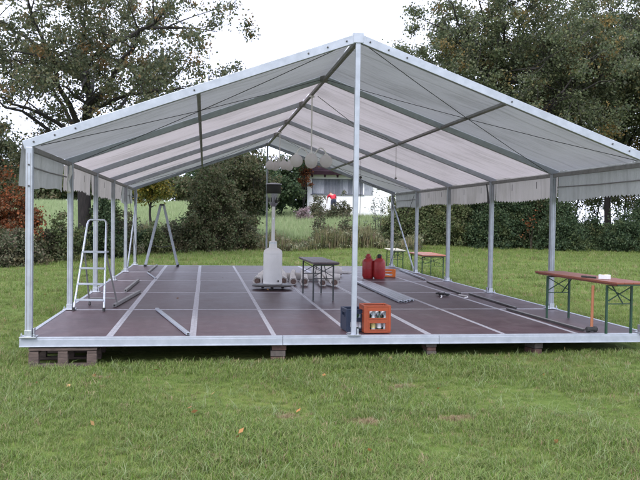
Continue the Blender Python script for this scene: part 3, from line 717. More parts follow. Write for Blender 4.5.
# ------------------------------------------------------------------ ladders
def step_ladder():
    t = thing('step_ladder', 'aluminium step ladder with hoop handrail standing on the floor by the tent post', 'ladder', (-3.62, 2.72, 0), -.16)
    # local x = width, y = away from the climber
    hw0, hw1 = .235, .145; H = 1.40; lean = .42
    def rp(s, z): u = z/H; return (s*(hw0+(hw1-hw0)*u), lean*u, z)
    hoop = [rp(-1, 0), rp(-1, .5), rp(-1, 1.0), rp(-1, 1.32), (-hw1+.006, lean*.98, 1.365), (-hw1+.035, lean, 1.393), (hw1-.035, lean, 1.393), (hw1-.006, lean*.98, 1.365), rp(1, 1.32), rp(1, 1.0), rp(1, .5), rp(1, 0)]
    MB().tube(hoop, .016, 10).build('handrail', M['zinc'], t, smooth=True)
    for z in (.16, .40, .64, .89):
        u = z/H; w = 2*(hw0+(hw1-hw0)*u); d = .09 if z < .8 else .22
        MB().box((0, lean*u+d/2-.03, z), (w, d, .028)).build('step', M['alu'], t, bevel=.003)
    for s in (-1, 1):
        MB().tube([(s*hw1*1.15, lean*.62+.06, .88), (s*hw0*.98, .80, .0)], .014, 8).build('rear_leg', M['alu_dull'], t)
        MB().lathe([(.024, 0), (.024, .05), (.018, .052)], rp(s, 0), 10).build('rubber_foot', M['rubber'], t)
        MB().lathe([(.021, 0), (.021, .05), (.016, .052)], (s*hw0*.98, .80, 0), 10).build('rubber_foot', M['rubber'], t)
    MB().tube([(-hw0*.98, .735, .12), (hw0*.98, .735, .12)], .011, 8).build('rear_bar', M['alu_dull'], t)
step_ladder()
def double_ladder():
    t = thing('double_ladder', 'grey double-sided ladder standing spread at the rear edge of the floor', 'ladder', (-3.12, 14.1, 0), .03)
    H = 1.80; sp = .47; hw = .21
    for e in (-1, 1):
        for s in (-1, 1):
            k = hw*(1.0 if e < 0 else .93)
            rl = MB().bar((e*sp, s*k*1.25, .0), (e*.045, s*k*.85, H), .028, .068, (1, 0, 0)).build('rail', M['alu'], t, bevel=.003)
            MB().box((e*sp, s*k*1.25, .03), (.075, .04, .06)).build('rubber_foot', M['rubber'], rl)
        for q in range(1, 7):
            u = q/7; x = e*(sp+(.045-sp)*u); k = hw*(1.25-.4*u)*(1 if e < 0 else .93)
            MB().box((x, 0, H*u), (.045, 2*k, .026)).build('rung', M['alu_dull'], t)
    MB().box((0, 0, H+.01), (.13, .44, .05)).build('hinge_head', M['steel_dark'], t, bevel=.005)
    for s in (-1, 1): MB().tube([(-.33, s*.235, .62), (0, s*.24, .56), (.33, s*.225, .62)], .006, 6).build('spreader_strap', M['cable'], t)
double_ladder()

# ------------------------------------------------------------------ house and person beyond the meadow
def house():
    x0, y0 = P(px(307), 70); g = gz(x0+4, y0+2)
    t = thing('white_house', 'white rendered house with low brown roof and barred window band', 'house', (x0, y0, g-.15), -YAW*.55)
    W, D, Hh = 9.6, 8.0, 4.05; RP = math.radians(27)
    wx0, wx1, wz0, wz1 = .36, 4.85, 2.02, 3.36
    front = MB()
    for a, b, c, d in ((0, W, .0, wz0), (0, wx0, wz0, wz1), (wx1, W, wz0, wz1), (0, W, wz1, Hh)):
        front.box(((a+b)/2, .12, (c+d)/2), (b-a, .24, d-c))
    front.build('front_wall', M['render_white'], t)
    pk = Hh+(D/2)*math.tan(RP)
    for x in (0, W-.24):
        MB().add([(x+q, yy, zz) for q in (0, .24) for yy, zz in ((.243, 0), (D, 0), (D, Hh), (D/2, pk-.05), (.243, Hh))],
                 [(0, 1, 2, 3, 4), (9, 8, 7, 6, 5), (0, 5, 6, 1), (1, 6, 7, 2), (2, 7, 8, 3), (3, 8, 9, 4), (4, 9, 5, 0)]).build('side_wall', M['render_white'], t)
    MB().box((W/2, D-.1, Hh/2), (W-.5, .2, Hh)).build('back_wall', M['render_white'], t)
    for s in (-1, 1):
        e = D/2+.8; th = .26; zr = pk+.02
        a = (-1.0, D/2, zr); b = (W+1.0, D/2, zr); c = (W+1.0, D/2+s*e, zr-e*math.tan(RP)); d = (-1.0, D/2+s*e, zr-e*math.tan(RP))
        vs = [a, b, c, d]+[(q[0], q[1], q[2]+th) for q in (a, b, c, d)]
        r = MB().add(vs, [(0, 1, 2, 3), (7, 6, 5, 4), (0, 4, 5, 1), (1, 5, 6, 2), (2, 6, 7, 3), (3, 7, 4, 0)]).build('roof', M['roof_brown'], t)
        if s < 0:
            for q in range(11): MB().bar((-.75+q*1.1, -.72, zr-(e-.08)*math.tan(RP)-.14), (-.75+q*1.1, .0, zr-(e-.8)*math.tan(RP)-.14), .15, .24).build('rafter_tail', M['roof_brown'], r)
            for q in range(14):   # tile courses
                u = (q+.5)/14; MB().box((W/2, D/2-e*u, zr+th+.012-e*u*math.tan(RP)), (W+2.02, e/14/math.cos(RP)*.97, .03), Matrix.Rotation(RP-.02, 3, 'X')).build('tile_course', M['roof_brown'], r)
    MB().box((W*.3, D*.6, pk+.5), (.6, .6, 1.3)).build('chimney', M['render_white'], t)
    MB().box((2.55, -1.0, .28), (2.0, 1.9, .56)).build('terrace', M['mortar'], t, bevel=.02)
    w = MB()
    for z in (wz0+.03, wz1-.03): w.box(((wx0+wx1)/2, .08, z), (wx1-wx0, .1, .06))
    for k in range(5): w.box((wx0+.03+k*(wx1-wx0-.06)/4, .08, (wz0+wz1)/2), (.07, .1, wz1-wz0-.12))
    win = w.build('window', M['window_bar'], t)
    for k in range(4):
        a = wx0+.065+k*(wx1-wx0-.06)/4; b = a+(wx1-wx0-.06)/4-.07
        MB().box(((a+b)/2, .13, (wz0+wz1)/2), (b-a, .01, wz1-wz0-.12)).build('pane', M['curtain'], win)
    for k in range(13):
        x = wx0+1.18+k*.125; MB().box((x, .02, (wz0+wz1)/2), (.045, .03, wz1-wz0)).build('bar', M['window_bar'], win)
    for k in range(5):
        x = wx0+3.2+k*.28; MB().box((x, .02, (wz0+wz1)/2), (.04, .03, wz1-wz0)).build('bar', M['window_bar'], win)
    MB().box(((wx0+wx1)/2, -.03, wz0-.03), (wx1-wx0+.2, .16, .06)).build('sill', M['window_bar'], t)
    MB().box((5.35, -.02, 2.65), (.75, .06, 1.3)).build('shutter', M['curtain'], t)
house()

def person():
    x, y = P(px(333), 68.2); g = gz(x, y)
    t = thing('person', 'person in a red shirt and dark trousers bending forward in front of the house', 'person', (x, y, g+.52), .12); t.scale = (1.2, 1.2, 1.2)
    def skin(name, pts, edges, rad, m, sub=2):
        me = bpy.data.meshes.new(name); me.from_pydata(pts, edges, []); o = bpy.data.objects.new(name, me); C.objects.link(o); o.parent = t
        md = o.modifiers.new('skin', 'SKIN'); md.use_smooth_shade = True
        for i, r in enumerate(rad): me.skin_vertices[0].data[i].radius = (r, r) if not hasattr(r, '__len__') else r
        for i in range(len(pts)): me.skin_vertices[0].data[i].use_root = (i == 0)
        s = o.modifiers.new('sub', 'SUBSURF'); s.levels = sub; s.render_levels = sub
        me.materials.append(m); return o
    pel = (0, 0, .95); wst = (-.02, .10, 1.08); ch = (-.05, .30, 1.24); nk = (-.07, .42, 1.33); hd = (-.09, .52, 1.36); hd2 = (-.10, .58, 1.38)
    pts = [pel, wst, ch, nk, hd, hd2]
    e = [(0, 1), (1, 2), (2, 3), (3, 4), (4, 5)]; r = [(.16, .12), (.15, .11), (.18, .13), .06, .095, .075]
    def chain(root, ps, rs):
        k = root
        for p, q in zip(ps, rs): pts.append(p); r.append(q); e.append((k, len(pts)-1)); k = len(pts)-1
        return k
    for s in (-1, 1):
        chain(0, [(s*.11, .0, .86), (s*.13, -.02, .50), (s*.14, -.05, .10), (s*.15, .08, .035)], [.095, .065, .045, .04])
        h = chain(2, [(s*.24-.04, .30, 1.22), (s*.33-.04, .38, .98), (s*.30-.04, .55, .82), (s*.28-.04, .60, .76)], [.06, .045, .035, .03])
        for f in range(5):
            a = (f-2)*.012; chain(h, [(s*.28-.04+a, .62+.004*f, .71), (s*.28-.04+a, .62, .67-.004*abs(f-2))], [.010, .008])
    skin('body', pts, e, r, M['skin'])
    skin('shirt', [(0, -.02, .90), wst, ch, (-.06, .36, 1.28), (.20, .30, 1.22), (-.28, .30, 1.22), (.28, .36, 1.06), (-.36, .36, 1.06)], [(0, 1), (1, 2), (2, 3), (2, 4), (2, 5), (4, 6), (5, 7)], [(.19, .15), (.18, .14), (.22, .16), .10, .085, .085, .065, .065], M['shirt_red'])
    skin('trousers', [(0, .02, 1.0), (0, 0, .88), (.11, 0, .82), (.13, -.02, .5), (.14, -.04, .12), (-.11, 0, .82), (-.13, -.02, .5), (-.14, -.04, .12)], [(0, 1), (1, 2), (2, 3), (3, 4), (1, 5), (5, 6), (6, 7)], [(.18, .14), (.18, .15), .125, .09, .07, .125, .09, .07], M['trousers'])
    skin('hair', [(-.09, .50, 1.395), (-.10, .57, 1.41)], [(0, 1)], [.112, .10], M['hair'], 2)
person()

# ------------------------------------------------------------------ foliage
def leaves(centers, n_each, spread, size, material, name, parent, flat=.75, droop=.2):
    """kite-shaped leaves scattered round clump centres"""
    c = np.repeat(np.asarray(centers), n_each, 0); N = len(c)
    sp = np.repeat(np.asarray(spread) if hasattr(spread, '__len__') else np.full(len(centers), spread), n_each)
    off = rng.normal(size=(N, 3)); off /= np.linalg.norm(off, axis=1, keepdims=True)+1e-9
    off *= (rng.random((N, 1))**.62)*sp[:, None]*(1+.25*rng.normal(size=(N, 1))); off[:, 2] *= flat
    p = c+off
    d = rng.normal(size=(N, 3)); d[:, 2] -= droop; d /= np.linalg.norm(d, axis=1, keepdims=True)
    q = rng.normal(size=(N, 3)); q -= d*(q*d).sum(1, keepdims=True); q /= np.linalg.norm(q, axis=1, keepdims=True)
    L = size*(.6+.8*rng.random((N, 1))); w = L*(.28+.14*rng.random((N, 1)))
    v = np.stack([p, p+d*L*.45+q*w, p+d*L, p+d*L*.5-q*w], 1).reshape(-1, 3)
    return quads(name, v, np.arange(N*4).reshape(-1, 4), material, parent)
def bez(a, b, c, n): 
    a, b, c = map(np.asarray, (a, b, c)); return [tuple((1-u)**2*a+2*u*(1-u)*b+u*u*c) for u in np.linspace(0, 1, n)]
def tree(name, label, cat, x, y, fork, top, tr, rx, rz, cz, nclump, nleaf, lsize, m, nlimb=9, spread=.6, seed=1, group=None, bark='bark', lean=(0, 0), hole=.0, cx=(0, 0), lowcut=None, fillshell=.5):
    r = np.random.default_rng(seed); g = gz(x, y)-.1
    t = thing(name, label, cat, (x, y, g), 0, group)
    w = MB(); nodes = []; nr = []; extra = []
    tp = np.array([lean[0], lean[1], fork]); 
    pts = [(0, 0, 0), (lean[0]*.1+.04, 0, fork*.35), (lean[0]*.5-.03, lean[1]*.5, fork*.7), tuple(tp)]
    w.tube(pts, [tr*1.35, tr, tr*.88, tr*.8], 12)
    lead = [tuple(tp), tuple(tp+np.array([.2, 0, (top-fork)*.3])), tuple(tp+np.array([-.15, .1, (top-fork)*.62])), tuple(tp+np.array([.1, 0, (top-fork)*.92]))]
    lr = [tr*.72, tr*.5, tr*.3, tr*.08]; w.tube(lead, lr, 9)
    for a in range(3):
        for u in (0, .5): nodes.append(np.array(lead[a])*(1-u)+np.array(lead[a+1])*u); nr.append(lr[a]*.5)
    cen = np.array([cx[0], cx[1], cz])
    for k in range(nlimb):
        az = 2*math.pi*(k+r.random()*.6)/nlimb; el = r.uniform(-.55, .8)
        tip = cen+np.array([math.cos(az)*math.cos(el)*rx, math.sin(az)*math.cos(el)*rx, math.sin(el)*rz])*r.uniform(.62, .9)
        if lowcut is not None: tip[2] = max(tip[2], lowcut+.4)
        h = r.uniform(0, .55); st = tp+np.array([0, 0, (top-fork)*h]) if k > 2 else tp*np.array([1, 1, r.uniform(.8, 1)])
        mid = st*.5+tip*.5+np.array([0, 0, r.uniform(.1, .9)])+r.normal(size=3)*.35
        pl = [np.array(q) for q in bez(st, mid, tip, 9)]
        for q in range(1, 8): pl[q] = pl[q]+r.normal(size=3)*.10
        rr = tr*r.uniform(.34, .55); rad = [rr*(1-.88*u) for u in np.linspace(0, 1, 9)]
        w.tube([tuple(q) for q in pl], rad, 7)
        for q in range(2, 9): nodes.append(pl[q]); nr.append(rad[q])
        for b in range(4):   # side branches
            i0 = r.integers(3, 8); st2 = pl[i0]; dv = r.normal(size=3); dv[2] = abs(dv[2])*.4; dv /= np.linalg.norm(dv)
            ln = rx*r.uniform(.22, .45); e2 = st2+dv*ln; m2 = (st2+e2)/2+np.array([0, 0, .2]); q2 = bez(st2, m2, e2, 5)
            w.tube(q2, [rad[i0]*.6*(1-.8*u) for u in np.linspace(0, 1, 5)], 5)
            for q in q2[1:]: nodes.append(np.array(q)); nr.append(rad[i0]*.3)
            extra.append(np.array(q2[-1]))
    nodes = np.array(nodes); cl = list(extra)
    while len(cl) < nclump:
        d = r.normal(size=3); d /= np.linalg.norm(d); rad = r.random()**fillshell
        lob = 1+.22*math.sin(3*math.atan2(d[1], d[0])+seed)+.18*math.sin(5*d[2]+seed*2)
        p = cen+d*np.array([rx, rx, rz])*rad*lob*.92
        if lowcut is not None and p[2] < lowcut+.5*math.sin(p[0]*1.3+seed): continue
        if hole and math.sin(p[0]*1.15+seed)*math.sin(p[1]*1.1+2*seed)*math.sin(p[2]*1.3+.5) > 1-hole: continue
        j = np.argmin(((nodes-p)**2).sum(1)+.6*np.maximum(0, nodes[:, 2]-p[2])); a = nodes[j]
        if np.linalg.norm(a-p) > rx*.25: p = a+(p-a)*(rx*.25+r.random()*rx*.08)/np.linalg.norm(a-p)
        md = (a+p)/2+r.normal(size=3)*.22; w.tube(bez(a, md, p, 4), [max(.012, nr[j]*.45), .014, .010, .005], 4, False); cl.append(p)
    w.build('trunk', M[bark], t, smooth=True)
    leaves(cl, nleaf, spread*(.7+.6*r.random(len(cl))), lsize, m, 'crown', t)
    return t
def shrub(name, label, x, y, rx, ry, h, ncl, nl, ls, m, seed=1, group=None, cat='shrub', spread=.3, low=.05, rz=0):
    r = np.random.default_rng(seed); g = gz(x, y)-.03
    t = thing(name, label, cat, (x, y, g), rz, group); w = MB(); cl = []
    for k in range(ncl):
        a = r.random()*2*math.pi; q = r.random()**.5; u = r.random()**.8
        prof = (1-.55*u**2.2)*(1+.22*math.sin(3*a+seed)+.15*math.sin(7*a+u*6))
        topv = h*(.76+.20*math.sin(a*2+seed*1.7+q*3)+.22*r.normal())
        p = np.array([rx*q*prof*math.cos(a), ry*q*prof*math.sin(a), low+u*(topv-low)]); cl.append(p)
        if k % 3 == 0:
            b = np.array([p[0]*.25, p[1]*.25, 0]); w.tube(bez(b, (b+p)/2+r.normal(size=3)*.08, p, 4), [.022, .016, .010, .004], 4, False)
    w.build('stems', M['twig'], t)
    leaves(cl, nl, spread*(.6+.8*r.random(ncl)), ls, m, 'foliage', t, .85)
    return t
# --- the big trees
x, y = P(px(84), 35)
tree('oak_tree', 'tall oak with open crown and dark trunk standing behind the ladder side of the tent', 'tree', x, y, 4.6, 12.5, .30, 7.6, 5.6, 8.8, 440, 150, .12, M['leaf_oak'], 17, .60, 3, hole=.60, lowcut=4.6, fillshell=.40)
TG = 'autumn trees behind the hedge'
x, y = P(px(497), 48)
tree('broadleaf_tree', 'dense autumn tree with yellow patches whose crown edge meets the open sky', 'tree', x, y, 4.0, 17.5, .32, 7.8, 8.2, 10.6, 680, 180, .138, M['leaf_right'], 16, .74, 11, TG, hole=.38, lowcut=3.2)
x, y = P(px(607), 51)
tree('broadleaf_tree', 'dense autumn tree with a forked slim trunk seen through the hedge gap', 'tree', x, y, 3.4, 17.5, .22, 7.4, 8.4, 10.8, 640, 175, .138, M['leaf_right'], 15, .74, 23, TG, hole=.42, lowcut=3.0)
x, y = P(px(700), 47)
tree('broadleaf_tree', 'autumn tree at the far end of the hedge, its crown cut by the picture edge', 'tree', x, y, 3.2, 16.5, .25, 5.6, 7.8, 9.4, 420, 140, .16, M['leaf_right'], 12, .7, 31, TG, hole=.2, lowcut=2.0)
x, y = P(px(552), 58)
tree('broadleaf_tree', 'darker tree standing farther back between the autumn trees', 'tree', x, y, 3.2, 15.5, .25, 6.2, 6.2, 9.6, 220, 100, .24, M['leaf_mid'], 10, .9, 37, TG, lowcut=3.4)
for k, (pp, d, hh) in enumerate([(574, 52, 6.0), (596, 54, 5.4), (622, 52, 6.2), (640, 50, 5.6)]):
    x, y = P(px(pp), d)
    tree('slim_tree', ['slim sparse tree just past the dark hedge bush', 'slim sparse tree beside the forked trunk in the hedge gap', 'slim sparse tree on the other side of the forked trunk', 'slim sparse tree above the tall bush beyond the gap'][k], 'tree', x, y, 1.2, hh, .07, 1.7, 2.2, 3.4, 70, 46, .13, [M['leaf_mid'], M['leaf_right']][k % 2], 8, .42, 160+k, 'slim trees in the hedge gap', hole=.3)
# --- left and middle trees
x, y = P(px(-22), 39)
tree('small_tree', 'mid green small tree behind the orange shrub', 'tree', x, y, 1.6, 7.2, .14, 2.6, 3.0, 4.2, 150, 110, .15, M['leaf_oak'], 8, .5, 41, hole=.2)
x, y = P(px(150), 52)
tree('small_tree', 'yellow leaved small tree above the double ladder', 'tree', x, y, 1.9, 5.6, .09, 2.0, 1.6, 3.6, 80, 120, .15, M['leaf_yellow'], 7, .5, 43, lowcut=2.3)
x, y = P(px(238), 46)
tree('small_tree', 'dark reddish brown tree beside the rear gable post', 'tree', x, y, 1.3, 6.3, .12, 2.7, 2.9, 3.5, 190, 130, .15, M['leaf_reddark'], 9, .55, 47, hole=.15)
for k, (pp, d, hh, rr) in enumerate([(258, 66, 5.6, 1.7), (281, 68, 5.9, 1.9), (300, 72, 4.8, 1.5)]):
    x, y = P(px(pp), d)
    tree('evergreen_tree', ['dark evergreen behind the heater head', 'dark evergreen beside the house, tallest of the group', 'dark evergreen tucked against the house corner'][k], 'tree', x, y, .7, hh, .10, rr, hh*.48, hh*.5, 130, 90, .20, M['leaf_dark'], 8, .5, 51+k, 'evergreens beside the house')
# --- far trees along the top of the meadow
far = [(-10, 100), (14, 104), (38, 98), (58, 106), (80, 100), (104, 108), (128, 102), (152, 110), (178, 104), (205, 108), (232, 102), (256, 112), (410, 104), (432, 96)]
FARL = ['distant tree beyond the small green tree by the orange shrub', 'distant tree above the orange shrub', 'distant tree showing between corner post and second side post', 'distant tree just outside the oak trunk', 'distant tree straight behind the oak trunk', 'distant tree just inside the oak trunk', 'distant tree behind the leaning white brace', 'distant tree behind the yellow leaved tree', 'distant tree between yellow leaved tree and large reddish shrub', 'distant tree behind the large reddish shrub', 'distant tree behind the dark reddish brown tree', 'distant tree beyond the evergreen at the heater head', 'distant tree beyond the rear corner post', 'distant tree above the green hedge bush']
for k, (pp, d) in enumerate(far):
    x, y = P(px(pp), d); hh = 4.6+1.8*math.sin(k*2.1)+(1.2 if 150 < pp < 300 else 0)
    tree('far_tree', FARL[k], 'tree', x, y, .7, hh+1.2, .18, 3.0, hh*.62, hh*.5, 85, 80, .38, [M['leaf_dark'], M['leaf_mid'], M['leaf_reddark']][k % 3], 6, .8, 60+k, 'trees along the top of the meadow')
# --- shrubs
x, y = P(px(213), 41)
shrub('large_shrub', 'large dark reddish shrub reaching above the rear of the tent floor', x, y, 1.9, 1.6, 4.4, 350, 90, .11, M['leaf_reddark'], 71, spread=.34)
x, y = P(px(243), 42)
shrub('pale_shrub', 'pale feathery shrub beside the large dark one', x, y, .9, .8, 1.9, 70, 80, .10, M['leaf_bramble'], 72, spread=.28)
x, y = P(px(8), 31.5)
shrub('orange_shrub', 'orange leaved shrub in the hedge beside the corner post', x, y, 1.35, 1.0, 3.0, 130, 90, .11, M['leaf_orange'], 73, spread=.33, low=1.2)
hedge_l = [(-30, 29.0, 1.19, 1.49, 'leaf_bramble'), (-8, 29.7, 0.97, 1.19, 'leaf_reddark'), (14, 30.3, 1.00, 1.22, 'leaf_bramble'), (41, 31.4, 0.93, 0.90, 'leaf_reddark'), (52, 32.3, 0.75, 1.29, 'leaf_bramble'), (66, 33.1, 0.88, 1.37, 'leaf_mid'), (88, 34.3, 0.71, 0.90, 'leaf_dark'), (104, 35.4, 0.93, 2.68, 'leaf_dark'), (118, 36.8, 0.83, 1.95, 'leaf_bramble'), (134, 38.4, 0.85, 1.34, 'leaf_dark'), (152, 40.0, 0.89, 1.20, 'leaf_mid'), (170, 40.5, 0.88, 1.39, 'leaf_bramble'), (188, 41.0, 0.99, 1.77, 'leaf_dark')]
words = ['tall bramble bush under the small green tree', 'reddish bramble bush below the orange shrub', 'brown green bramble bush behind the corner post', 'low reddish bush beside the corner post', 'upright brownish bush between the first two side posts', 'mid green bush beside the second side post', 'low dark bush at the foot of the oak', 'tall dark leafy bush beside the oak trunk', 'brown green bush just beyond the oak', 'low dark bush behind the leaning white brace', 'low green bush behind the double ladder', 'brownish bush between the double ladder legs and the large shrub', 'dark bush at the foot of the large reddish shrub']
for k, ((pp, d, rr, hh, mm), lab) in enumerate(zip(hedge_l, words)):
    x, y = P(px(pp), d+.8*math.sin(k*2.3)); shrub('bush', lab, x, y, rr, rr*.8, hh, int(60+40*hh*rr), 75, .10, M[mm], 80+k, 'bushes along the lawn edge', 'bush', .28)
hedge_r = [(408, 45.5, 1.43, 2.42, 'leaf_bramble'), (424, 46.5, 1.43, 3.74, 'leaf_mid'), (446, 46.5, 1.54, 4.18, 'leaf_mid'), (470, 46.0, 1.43, 3.19, 'leaf_silver'), (490, 46.0, 1.65, 4.18, 'leaf_dark'), (515, 45.5, 1.76, 4.40, 'leaf_dark'), (540, 45.0, 1.65, 3.96, 'leaf_reddark'), (560, 45.5, 1.32, 2.75, 'leaf_dark'), (582, 45.5, 1.43, 1.38, 'leaf_dark'), (604, 45.5, 1.43, 1.10, 'leaf_mid'), (626, 45.5, 1.54, 1.76, 'leaf_dark'), (652, 45.5, 1.65, 3.08, 'leaf_dark'), (676, 44.5, 1.65, 2.64, 'leaf_mid')]
words = ['brownish bush beside the rear corner post', 'green hedge bush behind the orange topped table', 'broad mid green hedge bush behind the third post', 'silvery leaved hedge bush', 'dark hedge bush next to the silvery one', 'broad dark hedge bush, tallest in the hedge', 'dark reddish hedge bush with orange sprays', 'dark hedge bush at the edge of the hedge gap', 'low dark bush in the hedge gap', 'lowest green bush in the hedge gap', 'dark bush closing the hedge gap', 'tall dark bush beyond the hedge gap', 'mid green bush at the hedge end']
for k, ((pp, d, rr, hh, mm), lab) in enumerate(zip(hedge_r, words)):
    x, y = P(px(pp), d+1.5*math.sin(k*2.3+1)); shrub('hedge_bush', lab, x, y, rr, rr*.8, hh, int(80+36*hh*rr), 110, .105, M[mm], 110+k, 'bushes of the dark hedge', 'bush', .42)
x, y = P(px(532), 44.0); shrub('orange_spray', 'sparse orange leaved spray in front of the dark hedge', x, y, 1.0, .3, 2.3, 12, 12, .11, M['leaf_orange'], 131, spread=.26, low=.9)
for pp, dd, hh, sd_, lab in ((317, 66.3, 2.2, 141, 'olive brown shrub against the house beside the bending person'), (333, 66.0, 1.05, 142, 'low olive shrub hiding the feet of the bending person'), (343, 66.4, 1.9, 143, 'olive brown shrub under the barred window beyond the bending person')):
    x, y = P(px(pp), dd); shrub('house_shrub', lab, x, y, .75, .5, hh, 40, 55, .13, M['leaf_bramble'], sd_, 'shrubs along the house wall', spread=.3)
x, y = P(px(303), 69); tree('small_tree', 'small orange leaved tree at the house corner under the globe lamps', 'tree', x, y, 1.5, 6.3, .08, 1.3, 1.2, 5.2, 40, 70, .16, M['leaf_orange'], 6, .4, 145)
x, y = P(px(318), 46); shrub('young_tree', 'brownish young bush in front of the house wall', x, y, .50, .45, 2.6, 40, 30, .10, M['leaf_bramble'], 133, cat='bush', spread=.28)
x, y = P(px(344), 47); shrub('low_bush', 'low brownish bush beside the bending person', x, y, .45, .45, 1.9, 26, 34, .10, M['leaf_bramble'], 134, cat='bush', spread=.28)
x, y = P(px(304), 64); shrub('flowering_shrub', 'pale pink flowering shrub at the house corner', x, y, .6, .5, 1.3, 30, 50, .12, M['leaf_pink'], 135, spread=.25)
x, y = P(px(378), 50); shrub('sparse_shrub', 'sparse slender shrub in front of the white wall', x, y, .9, .6, 2.7, 34, 16, .10, M['leaf_silver'], 137, spread=.30)
x, y = P(px(396), 46); shrub('leafy_bush', 'leafy green bush behind the rear corner post', x, y, 1.1, .9, 2.0, 80, 70, .11, M['leaf_mid'], 139, cat='bush', spread=.32)
# --- tall dry weeds along the rear lawn edge
def weeds():
    N = 15000; t = rng.uniform(px(125), px(420), N); d = 41.5+rng.gamma(2.0, 1.0, N)*.9+1.2*np.sin(t*31)
    c, s = math.cos(YAW), math.sin(YAW); X = CAM[0]+d*(s+c*t); Y = CAM[1]+d*(c-s*t); Z = ground_z(X, Y)
    hh = (.35+.75*rng.random(N)**1.3)*(.75+.35*np.sin(t*47)+.25*np.sin(t*113+1)); hh = np.clip(hh, .2, 1.7)
    az = rng.random(N)*6.283; w = .012+.02*rng.random(N); l = rng.normal(size=(N, 2))*.16*hh[:, None]
    b = np.stack([X, Y, Z], 1); q = np.stack([np.cos(az)*w, np.sin(az)*w, 0*w], 1)
    tip = b+np.stack([l[:, 0], l[:, 1], hh], 1); md = b*.5+tip*.5+np.stack([0*w, 0*w, .05*hh], 1)
    v = np.stack([b-q*.5, b+q*.5, md+q, tip, md-q], 1).reshape(-1, 3)
    f = np.arange(N*5).reshape(-1, 5)
    o = quads('tall_weeds', v, f, M['weed']); tag(o, 'tall dry brown green weeds along the rear edge of the lawn', None, None, 'stuff')
    # leafy heads
    for q, (mm, cnt) in enumerate((('leaf_bramble', 1500), ('leaf_pale', 900), ('leaf_mid', 700))):
        k = rng.choice(N, cnt, False); u = rng.random((cnt, 1))**.7
        leaves(b[k]*(1-u)+tip[k]*u, 24, .17, .075, M[mm], 'leaves', o)
weeds()

